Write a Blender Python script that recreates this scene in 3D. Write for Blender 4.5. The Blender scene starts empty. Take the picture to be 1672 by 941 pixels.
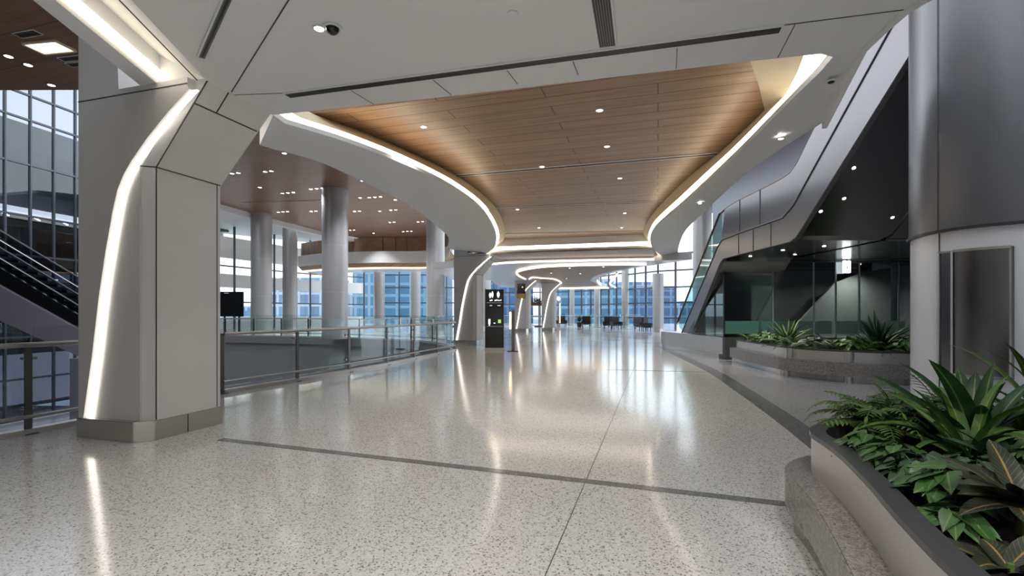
import bpy, bmesh, math, random
from mathutils import Vector, Matrix
from mathutils.geometry import tessellate_polygon
random.seed(7)
C = bpy.context.scene.collection
PI = math.pi
EYE = 1.5; F = 800.0; CX = 836.0; HY = 510.0

# ------------------------------------------------------------------ survey
def on(px, py, z=0.0):
    """world X,Y of the point of the horizontal plane z seen in direction px,py"""
    Y = F * (EYE - z) / (py - HY)
    return ((px - CX) / F * Y, Y)
def sx(px, py, X):
    """Y,z of the point of the vertical plane X seen in direction px,py"""
    Y = X * F / (px - CX)
    return (Y, EYE + (HY - py) / F * Y)
def catmull(pts, n):
    pts = [Vector(p) for p in pts]
    P = [2 * pts[0] - pts[1]] + pts + [2 * pts[-1] - pts[-2]]
    dense = []
    for i in range(1, len(P) - 2):
        p0, p1, p2, p3 = P[i-1:i+3]
        for k in range(24):
            t = k / 24
            dense.append(.5*((2*p1)+(-p0+p2)*t+(2*p0-5*p1+4*p2-p3)*t*t+(-p0+3*p1-3*p2+p3)*t**3))
    dense.append(P[-2])
    return resample(dense, n)
def resample(pts, n):
    pts = [Vector(p) for p in pts]
    d = [0]
    for a, b in zip(pts, pts[1:]): d.append(d[-1] + (b - a).length)
    out = []; j = 0
    for i in range(n):
        t = d[-1] * i / (n - 1)
        while j < len(d) - 2 and d[j+1] < t: j += 1
        s = (t - d[j]) / max(1e-9, d[j+1] - d[j])
        out.append(pts[j].lerp(pts[j+1], min(1, max(0, s))))
    return out

# ------------------------------------------------------------------ materials
M = {}
def new_mat(name):
    m = bpy.data.materials.new(name); m.use_nodes = True
    nt = m.node_tree; b = nt.nodes['Principled BSDF']; M[name] = m
    return m, nt, b
def mat(name, col, rough=.5, metal=0.0, spec=.5, coat=0.0, bump=0.0, bscale=20, var=0.0, vscale=3, stretch=None):
    m, nt, b = new_mat(name)
    b.inputs['Base Color'].default_value = (*col, 1); b.inputs['Roughness'].default_value = rough
    b.inputs['Metallic'].default_value = metal; b.inputs['Specular IOR Level'].default_value = spec
    b.inputs['Coat Weight'].default_value = coat
    N = nt.nodes; L = nt.links
    if bump or var:
        tc = N.new('ShaderNodeTexCoord'); mp = N.new('ShaderNodeMapping'); L.new(tc.outputs['Object'], mp.inputs[0])
        if stretch: mp.inputs['Scale'].default_value = stretch
    if var:
        nz = N.new('ShaderNodeTexNoise'); nz.inputs['Scale'].default_value = vscale; nz.inputs['Detail'].default_value = 4
        L.new(mp.outputs[0], nz.inputs['Vector'])
        mx = N.new('ShaderNodeMix'); mx.data_type = 'RGBA'
        mx.inputs[6].default_value = (*[c*(1-var) for c in col], 1); mx.inputs[7].default_value = (*[min(1, c*(1+var)) for c in col], 1)
        L.new(nz.outputs['Fac'], mx.inputs[0]); L.new(mx.outputs[2], b.inputs['Base Color'])
    if bump:
        nz = N.new('ShaderNodeTexNoise'); nz.inputs['Scale'].default_value = bscale; nz.inputs['Detail'].default_value = 3
        L.new(mp.outputs[0], nz.inputs['Vector'])
        bp = N.new('ShaderNodeBump'); bp.inputs['Strength'].default_value = bump; bp.inputs['Distance'].default_value = .02
        L.new(nz.outputs['Fac'], bp.inputs['Height']); L.new(bp.outputs[0], b.inputs['Normal'])
    return m
def emit(name, col, strength):
    m, nt, b = new_mat(name)
    b.inputs['Base Color'].default_value = (*col, 1)
    b.inputs['Emission Color'].default_value = (*col, 1); b.inputs['Emission Strength'].default_value = strength
    return m
def glass(name, tint, refl=1.0, rough=.02):
    m, nt, b = new_mat(name); N = nt.nodes; L = nt.links
    N.remove(b); out = N['Material Output']
    tr = N.new('ShaderNodeBsdfTransparent'); tr.inputs[0].default_value = (*tint, 1)
    gl = N.new('ShaderNodeBsdfGlossy'); gl.inputs['Roughness'].default_value = rough; gl.inputs[0].default_value = (.9, .95, .97, 1)
    lw = N.new('ShaderNodeLayerWeight'); lw.inputs[0].default_value = .5
    pw = N.new('ShaderNodeMath'); pw.operation = 'POWER'; pw.inputs[1].default_value = 5; L.new(lw.outputs['Facing'], pw.inputs[0])
    ml = N.new('ShaderNodeMath'); ml.operation = 'MULTIPLY_ADD'; ml.inputs[1].default_value = .8 * refl; ml.inputs[2].default_value = .045 * refl; L.new(pw.outputs[0], ml.inputs[0])
    mx = N.new('ShaderNodeMixShader'); L.new(ml.outputs[0], mx.inputs[0]); L.new(tr.outputs[0], mx.inputs[1]); L.new(gl.outputs[0], mx.inputs[2])
    L.new(mx.outputs[0], out.inputs[0]); return m

HEAD = math.radians(-16.6)          # the hall axis is turned 16.6 degrees to the right
def ramp(nt, stops, interp='LINEAR'):
    r = nt.nodes.new('ShaderNodeValToRGB'); cr = r.color_ramp; cr.interpolation = interp
    while len(cr.elements) < len(stops): cr.elements.new(.5)
    for e, (p, c) in zip(cr.elements, stops): e.position = p; e.color = (*c, 1)
    return r
def terrazzo(name, base, chips, scale, rough, polish=.5, dims='2D'):
    m, nt, b = new_mat(name); N = nt.nodes; L = nt.links
    tc = N.new('ShaderNodeTexCoord')
    nz = N.new('ShaderNodeTexNoise'); nz.inputs['Scale'].default_value = scale*1.3
    L.new(tc.outputs['Object'], nz.inputs['Vector'])
    ad = N.new('ShaderNodeVectorMath'); ad.operation = 'MULTIPLY_ADD'; ad.inputs[1].default_value = (.02, .02, .02)
    L.new(nz.outputs['Color'], ad.inputs[0]); L.new(tc.outputs['Object'], ad.inputs[2])
    v = N.new('ShaderNodeTexVoronoi'); v.inputs['Scale'].default_value = scale; v.voronoi_dimensions = dims; L.new(ad.outputs[0], v.inputs['Vector'])
    sp = N.new('ShaderNodeSeparateColor'); L.new(v.outputs['Color'], sp.inputs[0])
    r = ramp(nt, chips, 'CONSTANT'); L.new(sp.outputs[0], r.inputs[0])
    v2 = N.new('ShaderNodeTexVoronoi'); v2.inputs['Scale'].default_value = scale; v2.voronoi_dimensions = dims; v2.feature = 'DISTANCE_TO_EDGE'
    L.new(ad.outputs[0], v2.inputs['Vector'])
    mp = N.new('ShaderNodeMapRange'); mp.inputs[1].default_value = .06; mp.inputs[2].default_value = .13; L.new(v2.outputs['Distance'], mp.inputs[0])
    mx = N.new('ShaderNodeMix'); mx.data_type = 'RGBA'; mx.inputs[6].default_value = (*base, 1)
    L.new(mp.outputs[0], mx.inputs[0]); L.new(r.outputs[0], mx.inputs[7])
    big = N.new('ShaderNodeTexNoise'); big.inputs['Scale'].default_value = .5; L.new(tc.outputs['Object'], big.inputs['Vector'])
    rr = N.new('ShaderNodeMapRange'); rr.inputs[3].default_value = rough*.75; rr.inputs[4].default_value = rough*1.3; L.new(big.outputs['Fac'], rr.inputs[0])
    L.new(rr.outputs[0], b.inputs['Roughness'])
    L.new(mx.outputs[2], b.inputs['Base Color']); b.inputs['Specular IOR Level'].default_value = polish
    b.inputs['IOR'].default_value = 1.6
    return m
def wood(name, c0, c1, c2, rough=.38, plank=.34, joint=.35):
    m, nt, b = new_mat(name); N = nt.nodes; L = nt.links
    tc = N.new('ShaderNodeTexCoord'); mp = N.new('ShaderNodeMapping'); L.new(tc.outputs['Object'], mp.inputs[0])
    mp.inputs['Rotation'].default_value = (0, 0, -HEAD)
    g = N.new('ShaderNodeMapping'); g.inputs['Scale'].default_value = (.35, 5.5, 1); L.new(mp.outputs[0], g.inputs[0])
    nz = N.new('ShaderNodeTexNoise'); nz.inputs['Scale'].default_value = 2.2; nz.inputs['Detail'].default_value = 7; nz.inputs['Roughness'].default_value = .62
    L.new(g.outputs[0], nz.inputs['Vector'])
    r = ramp(nt, [(.25, c0), (.5, c1), (.75, c2)]); L.new(nz.outputs['Fac'], r.inputs[0])
    br = N.new('ShaderNodeTexBrick'); br.inputs['Scale'].default_value = 1.0; br.inputs['Brick Width'].default_value = 3.2; br.inputs['Row Height'].default_value = plank
    br.inputs['Mortar Size'].default_value = .011; br.inputs['Color1'].default_value = (.88, .88, .88, 1); br.inputs['Color2'].default_value = (1.0, 1.0, 1.0, 1)
    br.inputs['Mortar'].default_value = (joint, joint, joint, 1); L.new(mp.outputs[0], br.inputs['Vector'])
    mx = N.new('ShaderNodeMix'); mx.data_type = 'RGBA'; mx.blend_type = 'MULTIPLY'; mx.inputs[0].default_value = 1
    L.new(r.outputs[0], mx.inputs[6]); L.new(br.outputs['Color'], mx.inputs[7]); L.new(mx.outputs[2], b.inputs['Base Color'])
    b.inputs['Specular IOR Level'].default_value = .28
    b.inputs['Roughness'].default_value = rough; return m
def leafmat(name, edge, mid, rib, rough=.45, ribw=.10, stripe=0.0):
    m, nt, b = new_mat(name); N = nt.nodes; L = nt.links
    uv = N.new('ShaderNodeUVMap'); s = N.new('ShaderNodeSeparateXYZ'); L.new(uv.outputs[0], s.inputs[0])
    a = N.new('ShaderNodeMath'); a.operation = 'SUBTRACT'; a.inputs[1].default_value = .5; L.new(s.outputs[0], a.inputs[0])
    ab = N.new('ShaderNodeMath'); ab.operation = 'ABSOLUTE'; L.new(a.outputs[0], ab.inputs[0])
    # side veins: waves along the leaf, swept by the distance from the midrib
    w = N.new('ShaderNodeMath'); w.operation = 'MULTIPLY_ADD'; w.inputs[1].default_value = -.35; L.new(ab.outputs[0], w.inputs[0]); L.new(s.outputs[1], w.inputs[2])
    w2 = N.new('ShaderNodeMath'); w2.operation = 'MULTIPLY'; w2.inputs[1].default_value = 75; L.new(w.outputs[0], w2.inputs[0])
    w3 = N.new('ShaderNodeMath'); w3.operation = 'SINE'; L.new(w2.outputs[0], w3.inputs[0])
    w4 = N.new('ShaderNodeMapRange'); w4.inputs[1].default_value = .75; w4.inputs[2].default_value = 1; w4.inputs[4].default_value = stripe; L.new(w3.outputs[0], w4.inputs[0])
    r = ramp(nt, [(0, rib), (ribw*.5, rib), (ribw, mid), (.5, edge)]); L.new(ab.outputs[0], r.inputs[0])
    tc = N.new('ShaderNodeTexCoord'); nz = N.new('ShaderNodeTexNoise'); nz.inputs['Scale'].default_value = 9; L.new(tc.outputs['Object'], nz.inputs['Vector'])
    mr = N.new('ShaderNodeMapRange'); mr.inputs[1].default_value = .3; mr.inputs[2].default_value = .7; mr.inputs[3].default_value = .6; mr.inputs[4].default_value = 1.25; L.new(nz.outputs['Fac'], mr.inputs[0])
    mv = N.new('ShaderNodeMix'); mv.data_type = 'RGBA'; mv.inputs[7].default_value = (*rib, 1); L.new(w4.outputs[0], mv.inputs[0]); L.new(r.outputs[0], mv.inputs[6])
    vm = N.new('ShaderNodeVectorMath'); vm.operation = 'SCALE'; L.new(mv.outputs[2], vm.inputs[0]); L.new(mr.outputs[0], vm.inputs['Scale'])
    L.new(vm.outputs[0], b.inputs['Base Color']); b.inputs['Roughness'].default_value = rough
    b.inputs['Subsurface Weight'].default_value = 0
    return m

mat('white_panel', (.66, .66, .65), .42, bump=.02, bscale=30, var=.03)
mat('white_ceiling', (.72, .725, .72), .5, bump=.015, bscale=40, var=.025, vscale=1)
mat('white_gloss', (.70, .70, .69), .22, var=.03)
mat('cream', (.80, .68, .46), .45, var=.06)
mat('seam', (.06, .058, .055), .6)
mat('black', (.012, .012, .014), .35)
mat('black_gloss', (.008, .009, .010), .16)
mat('stainless', (.60, .585, .56), .26, 1.0, bump=.03, bscale=6, stretch=(1, 1, 40))
mat('stainless_soft', (.60, .575, .56), .36, .75, var=.08)
mat('plinth_steel', (.40, .385, .37), .28, .85, var=.08)
mat('rail_steel', (.52, .50, .47), .28, 1.0)
mat('post_steel', (.20, .195, .19), .35, .9)
mat('stair_metal', (.25, .247, .262), .30, .7, bump=.02, bscale=1.2)
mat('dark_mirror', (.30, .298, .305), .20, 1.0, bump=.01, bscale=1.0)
mat('drum_metal', (.145, .145, .155), .30, .55, bump=.015, bscale=1.5)
mat('drum_light', (.74, .74, .77), .34, .2, bump=.015, bscale=2)
mat('bluegrey', (.24, .25, .30), .35, .3)
mat('bronze', (.16, .10, .065), .35, .8)
mat('dark_frame', (.045, .05, .06), .4, .5)
mat('mullion', (.08, .09, .11), .4, .3)
mat('void_grey', (.20, .195, .20), .4, bump=.02, bscale=2, var=.12, vscale=.6)
mat('round_col', (.43, .43, .435), .34, .25, var=.03)
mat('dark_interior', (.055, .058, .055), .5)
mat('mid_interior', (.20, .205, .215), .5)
mat('mauve', (.30, .27, .31), .35, .3)
mat('glass_edge', (.20, .27, .29), .2)
mat('mint', (.62, .80, .77), .2)
mat('soil', (.030, .022, .016), .9, bump=.9, bscale=45, var=.5, vscale=30)
mat('rim_dark', (.05, .052, .054), .28)
mat('kick', (.40, .38, .36), .18, 1.0)
mat('gold', (.55, .33, .08), .35, .8)
mat('furniture', (.02, .025, .03), .5)
mat('stem', (.10, .16, .04), .5)
mat('ground_out', (.30, .34, .38), .8)
terrazzo('terrazzo', (.63, .625, .612), [(0, (.67,.665,.65)), (.28, (.59,.58,.565)), (.48, (.74,.735,.725)), (.72, (.40,.385,.365)), (.83, (.17,.155,.145)), (.93, (.65,.62,.57)), (.96, (.80,.79,.78))], 92, .12, .65)
terrazzo('terrazzo_grey', (.40, .405, .42), [(0, (.42,.425,.44)), (.4, (.34,.345,.36)), (.65, (.48,.48,.49)), (.85, (.24,.245,.255))], 80, .14, .6)
terrazzo('terrazzo_dark', (.17, .17, .175), [(0, (.19,.19,.195)), (.5, (.13,.13,.135)), (.8, (.27,.27,.27))], 85, .16)
terrazzo('granite', (.24, .222, .21), [(0, (.31,.287,.265)), (.35, (.17,.155,.142)), (.6, (.40,.37,.345)), (.78, (.075,.068,.063))], 85, .28, .5, '3D')
wood('wood', (.235, .138, .075), (.325, .202, .116), (.40, .262, .158))
wood('wood_dark', (.175, .095, .055), (.24, .132, .080), (.30, .17, .105), .34, 1.15, .3)
emit('led', (1.0, .88, .70), 2.4)
emit('led_warm', (1.0, .72, .38), 2.2)
emit('led_col', (1.0, .93, .84), 1.7)
emit('downlight', (1.0, .95, .88), 10.0)
emit('cool_light', (.93, .96, 1.0), 9.0)
emit('skylit', (.92, .95, 1.0), 1.6)
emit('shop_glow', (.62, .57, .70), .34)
emit('sign_white', (.95, .98, 1.0), 3.0)
emit('icon_white', (.75, .85, .82), .9)
emit('icon_green', (.35, .55, .12), .5)
emit('screen_gold', (.9, .5, .12), .8)
glass('clear_glass', (.90, .945, .94))
glass('green_glass', (.62, .76, .73), 1.2)
glass('facade_glass', (.78, .88, .95), 1.0)
glass('atrium_glass', (.50, .53, .58), 1.6)
glass('dark_glass', (.55, .60, .59), 1.5)
leafmat('leaf_broad', (.022, .070, .024), (.032, .105, .030), (.26, .32, .10), .42, .055)
leafmat('leaf_strap', (.050, .120, .026), (.080, .175, .030), (.24, .32, .08))
leafmat('leaf_light', (.055, .135, .022), (.085, .19, .030), (.24, .34, .09), .42, .05)
leafmat('leaf_fern', (.070, .145, .028), (.105, .20, .036), (.20, .28, .07))
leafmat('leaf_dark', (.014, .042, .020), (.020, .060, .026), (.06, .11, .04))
leafmat('leaf_arrow', (.040, .115, .026), (.055, .145, .034), (.16, .25, .09), .4, .035)
leafmat('leaf_grey', (.045, .085, .050), (.060, .11, .064), (.15, .20, .14), .42, .04)
leafmat('leaf_red', (.040, .028, .026), (.070, .030, .028), (.45, .20, .08), .34, .07, .5)
leafmat('leaf_croton', (.022, .036, .026), (.040, .048, .034), (.34, .24, .075), .33, .055, .35)

def tower_mat(name, wall, win, sxx, szz):
    m, nt, b = new_mat(name); N = nt.nodes; L = nt.links
    tc = N.new('ShaderNodeTexCoord'); mp = N.new('ShaderNodeMapping'); L.new(tc.outputs['Object'], mp.inputs[0])
    sp = N.new('ShaderNodeSeparateXYZ'); L.new(mp.outputs[0], sp.inputs[0])
    ad = N.new('ShaderNodeMath'); ad.operation = 'ADD'; L.new(sp.outputs[0], ad.inputs[0]); L.new(sp.outputs[1], ad.inputs[1])
    cb = N.new('ShaderNodeCombineXYZ'); L.new(ad.outputs[0], cb.inputs[0]); L.new(sp.outputs[2], cb.inputs[1])
    br = N.new('ShaderNodeTexBrick'); br.offset = 0; br.inputs['Scale'].default_value = 1; br.inputs['Brick Width'].default_value = sxx; br.inputs['Row Height'].default_value = szz
    br.inputs['Mortar Size'].default_value = .35; br.inputs['Color1'].default_value = (*win, 1); br.inputs['Color2'].default_value = (*[c*.65 for c in win], 1); br.inputs['Mortar'].default_value = (*wall, 1)
    L.new(cb.outputs[0], br.inputs['Vector']); L.new(br.outputs['Color'], b.inputs['Base Color']); b.inputs['Roughness'].default_value = .3
    return m
tower_mat('tower_blue', (.14, .23, .36), (.055, .15, .30), 2.6, 3.2)
tower_mat('tower_teal', (.16, .29, .40), (.06, .19, .31), 3.4, 2.8)
tower_mat('tower_pale', (.40, .48, .58), (.16, .27, .42), 3.0, 3.4)

# ------------------------------------------------------------------ mesh building
class MB:
    def __init__(s): s.v = []; s.f = []; s.uv = {}
    def add(s, vs, fs, uvs=None):
        o = len(s.v); s.v += [tuple(p) for p in vs]
        for i, f in enumerate(fs):
            s.f.append(tuple(o + k for k in f))
            if uvs: s.uv[len(s.f) - 1] = [uvs[k] for k in f]
        return s
    def box(s, c, d, rz=0.0, m=None):
        x, y, z = [k / 2 for k in d]
        vs = [Vector((a*x, b*y, e*z)) for e in (-1, 1) for a, b in ((-1,-1),(1,-1),(1,1),(-1,1))]
        R = m if m else Matrix.Rotation(rz, 3, 'Z')
        return s.add([R @ p + Vector(c) for p in vs], [(3,2,1,0),(4,5,6,7),(0,1,5,4),(1,2,6,5),(2,3,7,6),(3,0,4,7)])
    def bar(s, a, b, w, h):
        """box beam from a to b, w across, h tall"""
        a = Vector(a); b = Vector(b); d = (b - a); L = d.length; d.normalize()
        side = d.cross(Vector((0, 0, 1)))
        if side.length < 1e-4: side = Vector((1, 0, 0))
        side.normalize(); up = side.cross(d)
        R = Matrix((side, d, up)).transposed()
        return s.box((a + b) / 2, (w, L, h), m=R)
    def prism(s, poly, z0, z1):
        """z0,z1 numbers or lists"""
        n = len(poly); A = [(p[0], p[1], z0 if not isinstance(z0, (list, tuple)) else z0[i]) for i, p in enumerate(poly)]
        B = [(p[0], p[1], z1 if not isinstance(z1, (list, tuple)) else z1[i]) for i, p in enumerate(poly)]
        return s.loft(A, B)
    def loft(s, A, B):
        """closed solid between two rings of equal count"""
        n = len(A)
        tri = tessellate_polygon([[Vector(p) for p in A]])
        fs = [tuple(t) for t in tri]
        trb = tessellate_polygon([[Vector(p) for p in B]])
        fs += [tuple(k + n for k in t) for t in trb]
        fs += [(i, (i+1) % n, n + (i+1) % n, n + i) for i in range(n)]
        return s.add(list(A) + list(B), fs)
    def sheet(s, A, B):
        n = len(A)
        return s.add(list(A) + list(B), [(i, i+1, n+i+1, n+i) for i in range(n-1)])
    def slab(s, A, B, t):
        """sheet between A and B given thickness by offset vector t"""
        t = Vector(t); n = len(A); A = [Vector(p) for p in A]; B = [Vector(p) for p in B]
        vs = A + B + [p + t for p in A] + [p + t for p in B]
        fs = []
        for i in range(n-1):
            fs += [(i, i+1, n+i+1, n+i), (2*n+i, 3*n+i, 3*n+i+1, 2*n+i+1), (i, 2*n+i, 2*n+i+1, i+1), (n+i, n+i+1, 3*n+i+1, 3*n+i)]
        fs += [(0, n, 3*n, 2*n), (n-1, 3*n-1, 4*n-1, 2*n-1)]
        return s.add(vs, fs)
    def ribbon(s, path, w, h):
        """flat-sided strip following a path: w across (horizontal normal), h tall"""
        P = [Vector(p) for p in path]; n = len(P); vs = []
        for i, p in enumerate(P):
            d = (P[min(n-1, i+1)] - P[max(0, i-1)]); d.z = 0; d.normalize()
            nrm = Vector((-d.y, d.x, 0))
            vs += [p + nrm*w/2 - Vector((0,0,h/2)), p - nrm*w/2 - Vector((0,0,h/2)), p - nrm*w/2 + Vector((0,0,h/2)), p + nrm*w/2 + Vector((0,0,h/2))]
        fs = [(3,2,1,0), tuple(4*(n-1)+k for k in range(4))]
        for i in range(n-1):
            for k in range(4): fs.append((4*i+k, 4*i+(k+1)%4, 4*i+4+(k+1)%4, 4*i+4+k))
        return s.add(vs, fs)
    def tube(s, path, r, k=10):
        P = [Vector(p) for p in path]; n = len(P); vs = []
        rr = r if isinstance(r, (list, tuple)) else [r]*n
        for i, p in enumerate(P):
            d = (P[min(n-1, i+1)] - P[max(0, i-1)]).normalized()
            a = d.cross(Vector((0, 0, 1)))
            if a.length < .05: a = d.cross(Vector((1, 0, 0)))
            a.normalize(); b = a.cross(d)
            vs += [p + rr[i]*(math.cos(2*PI*j/k)*a + math.sin(2*PI*j/k)*b) for j in range(k)]
        fs = [tuple(range(k)), tuple(k*(n-1)+j for j in range(k))[::-1]]
        for i in range(n-1):
            for j in range(k): fs.append((k*i+j, k*i+(j+1)%k, k*i+k+(j+1)%k, k*i+k+j))
        return s.add(vs, fs)
    def lathe(s, c, prof, k=24, axis=None):
        """prof: list of (r,z)"""
        c = Vector(c); n = len(prof); vs = []
        for r, z in prof: vs += [c + Vector((r*math.cos(2*PI*j/k), r*math.sin(2*PI*j/k), z)) for j in range(k)]
        fs = [tuple(range(k))[::-1], tuple(k*(n-1)+j for j in range(k))]
        for i in range(n-1):
            for j in range(k): fs.append((k*i+j, k*i+(j+1)%k, k*i+k+(j+1)%k, k*i+k+j))
        return s.add(vs, fs)
    def build(s, name, m, parent=None, smooth=False, bevel=0.0, origin=None):
        o0 = Vector(origin) if origin else Vector((0, 0, 0))
        me = bpy.data.meshes.new(name)
        me.from_pydata([tuple(Vector(p) - o0) for p in s.v], [], s.f)
        if s.uv:
            ul = me.uv_layers.new(name='UVMap')
            for i, p in enumerate(me.polygons):
                if i in s.uv:
                    for k, li in enumerate(p.loop_indices): ul.data[li].uv = s.uv[i][k]
        me.materials.append(M[m] if isinstance(m, str) else m)
        bm = bmesh.new(); bm.from_mesh(me); bmesh.ops.recalc_face_normals(bm, faces=bm.faces)
        if bevel: 
            bmesh.ops.remove_doubles(bm, verts=bm.verts, dist=1e-5)
            ed = [e for e in bm.edges if len(e.link_faces) == 2 and e.calc_face_angle(0) > .5]
            bmesh.ops.bevel(bm, geom=ed, offset=bevel, segments=2, affect='EDGES', clamp_overlap=True)
        bm.to_mesh(me); bm.free()
        if smooth:
            me.shade_smooth()
            me.set_sharp_from_angle(angle=math.radians(40))
        o = bpy.data.objects.new(name, me); C.objects.link(o); o.location = o0
        if parent:
            o.parent = parent; o.location = o0 if parent.type == 'MESH' else o0 - parent.location
        return o
def tag(o, label, cat, group=None, kind=None):
    o['label'] = label; o['category'] = cat
    if group: o['group'] = group
    if kind: o['kind'] = kind
    return o
def thing(name, label, cat, loc=(0, 0, 0), group=None, rz=0.0):
    o = bpy.data.objects.new(name, None); C.objects.link(o); o.location = loc; o.rotation_euler = (0, 0, rz); o.empty_display_size = .2
    return tag(o, label, cat, group)
def struct(o): o['kind'] = 'structure'; return o
def dup(root, loc, label=None, group=None, rz=None, scale=None):
    r = root.copy(); C.objects.link(r); r.location = loc
    if rz is not None: r.rotation_euler = (0, 0, rz)
    if scale: r.scale = (scale,)*3
    if label: r['label'] = label
    if group: r['group'] = group
    for ch in list(root.children):
        c = ch.copy(); C.objects.link(c); c.parent = r
        for g in ch.children:
            d = g.copy(); C.objects.link(d); d.parent = c
    return r
ORD = ['first','second','third','fourth','fifth','sixth','seventh','eighth','ninth','tenth','eleventh','twelfth','thirteenth','fourteenth','fifteenth','sixteenth','seventeenth','eighteenth','nineteenth','twentieth','twenty-first','twenty-second','twenty-third','twenty-fourth','twenty-fifth','twenty-sixth','twenty-seventh','twenty-eighth']
def spot(loc, power, size=1.9, blend=.8, rad=.06, col=(1, .93, .82), tgt=(0, 0, -1)):
    l = bpy.data.lights.new('downlight_lamp', 'SPOT'); l.energy = power; l.spot_size = size; l.spot_blend = blend; l.shadow_soft_size = rad; l.color = col
    o = bpy.data.objects.new('downlight_lamp', l); C.objects.link(o); o.location = loc
    o.rotation_euler = Vector(tgt).to_track_quat('-Z', 'Y').to_euler(); return o

U = Vector((math.sin(-HEAD), math.cos(-HEAD), 0)); V = Vector((math.cos(HEAD), math.sin(HEAD), 0))

ZC, ZW, Z2, Z3, ZA = 4.1, 4.7, 4.1, 3.9, 8.4      # soffit, wood bay, second bay, third bay, atrium ceiling

# ------------------------------------------------------------------ floor and void
edge_near = [(-9.6, -4.0), (-7.6, 2.5), (-6.62, 5.0), (-6.13, 5.94), (-5.9, 6.9)]
edge_mid = [(-5.9, 6.9), (-5.62, 8.3), on(365, 640), on(478, 622), on(563, 607), on(628, 595), on(676, 585), on(712, 578), on(735, 573)]
edge_far = [(-2.45, 19.6), (-2.75, 21.0), (-3.6, 23.2), (-5.2, 25.2), (-7.6, 26.9), (-12.3, 29.3), (-18.0, 30.8), (-28.2, 32.0)]
mid_s = [tuple(p) for p in catmull([(p[0], p[1], 0) for p in edge_mid], 24)]
far_s = [tuple(p) for p in catmull([(p[0], p[1], 0) for p in [edge_mid[-1]] + edge_far], 28)][1:]
void = [(p[0], p[1]) for p in edge_near] + [(p[0], p[1]) for p in mid_s[1:]] + [(p[0], p[1]) for p in far_s]
struct(MB().prism(void + [(-40, 32), (-40, 64), (26, 64), (26, -6), (-9.6, -6)], -.35, 0).build('floor', 'terrazzo'))
struct(MB().prism([(-60, -20), (12, -20), (12, 34), (-60, 34)], -5.3, -5.0).build('floor_lower', 'terrazzo_grey'))
m = MB()
wall_pts = [(p[0], p[1]) for p in mid_s[10:]] + [(p[0], p[1]) for p in far_s]
m.slab([(p[0]+.06, p[1]+.06, -.36) for p in wall_pts], [(p[0]+.06, p[1]+.06, -4.99) for p in wall_pts], (.2, .2, 0))
struct(m.build('wall_void', 'void_grey', smooth=True))
m = MB(); m.ribbon([(p[0]-.02, p[1]-.02, -.2) for p in far_s], .06, .42)
struct(m.build('trim_1', 'void_grey', smooth=True))
# dark granite band, expansion joints, grey margin on the right
a = Vector((*on(360, 718), .002)); b = Vector((*on(1303, 826), .002))
struct(MB().bar(a, b, .10, .006).build('trim_2', 'terrazzo_dark'))
jl = MB(); jl.bar((*on(890, 941), .001), (*on(1040, 590), .001), .005, .004)
struct(jl.build('trim_3', 'seam'))
jl = MB(); jl.bar((*on(990, 604), .001), (*on(1165, 608), .001), .03, .004)
struct(jl.build('trim_4', 'seam'))
bd = [(2.2, 1.2), (2.75, 3.6), on(1325, 735), on(1250, 675), on(1195, 635), on(1150, 605), on(1090, 575), (6.35, 21.5)]
bd = catmull([(p[0], p[1], 0) for p in bd], 30)
off = []
for i, p in enumerate(bd):
    d = (bd[min(29, i+1)] - bd[max(0, i-1)]).normalized(); off.append(p + Vector((d.y, -d.x, 0)) * .32)
struct(MB().prism([(p.x, p.y) for p in bd] + [(p.x, p.y) for p in reversed(off)], -.02, .004).build('trim_5', 'terrazzo_dark'))
struct(MB().prism([(p.x, p.y) for p in off] + [(14, 21.6), (14, 1.2)], -.02, .0035).build('floor_margin', 'terrazzo_grey'))

# ------------------------------------------------------------------ near soffit with cove on its left side
corner = on(446, 188, ZC)
S = [(-2.55, -5), (-3.08, 3.6), (-3.42, 5.45), (-3.36, 6.2), corner, on(700, 161, ZC), on(1225, 100, ZC), on(1340, 88, ZC), on(1360, 93, ZC),
     on(1410, 80, ZC), on(1450, 45, ZC), on(1483, 18, ZC), (3.5, 3.4), (3.9, 1.0), (4.2, -5)]
struct(MB().prism(S, ZC, ZC + .35).build('ceiling_soffit', 'white_ceiling'))
lo0, lo1 = Vector((*on(57, 0, ZC), 0)), Vector((*on(233, 141, ZC), 0)); li0, li1 = Vector((*on(94, 0, ZC), 0)), Vector((*on(262, 138, ZC), 0))
ext = lambda p, q, t: p + (q - p) * t
lo = [ext(lo0, lo1, -5), ext(lo0, lo1, .99)]; li = [ext(li0, li1, -5), ext(li0, li1, .99)]
m = MB(); m.prism([lo[0][:2], lo[1][:2], li[1][:2], li[0][:2]], ZC - .02, ZC + .42)
struct(m.build('trim_6', 'white_ceiling', bevel=.015))
A = [Vector((-2.55, -5, ZC + .001)), Vector((-3.08, 3.6, ZC + .001)), Vector((-3.42, 5.45, ZC + .001))]
B = [li[0] + Vector((.0, 0, ZC + .33)), ext(li0, li1, -.3) + Vector((.0, 0, ZC + .33)), li[1] + Vector((0, 0, ZC + .33))]
m = MB(); m.slab(A, B, (0, 0, .06)); m.loft([A[2], B[2], Vector((B[2].x, B[2].y, ZC - .01))], [p + Vector((.01, .05, 0)) for p in (A[2], B[2], Vector((B[2].x, B[2].y, ZC - .01)))])
struct(m.build('ceiling_cove', 'white_ceiling'))
inw = Vector((.035, 0, 0))
m = MB(); m.slab([li[0] + inw + Vector((0, 0, ZC + .05)), li[1] + inw + Vector((0, 0, ZC + .05))], [li[0] + inw + Vector((0, 0, ZC + .13)), li[1] + inw + Vector((0, 0, ZC + .13))], (-.03, 0, 0))
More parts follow.
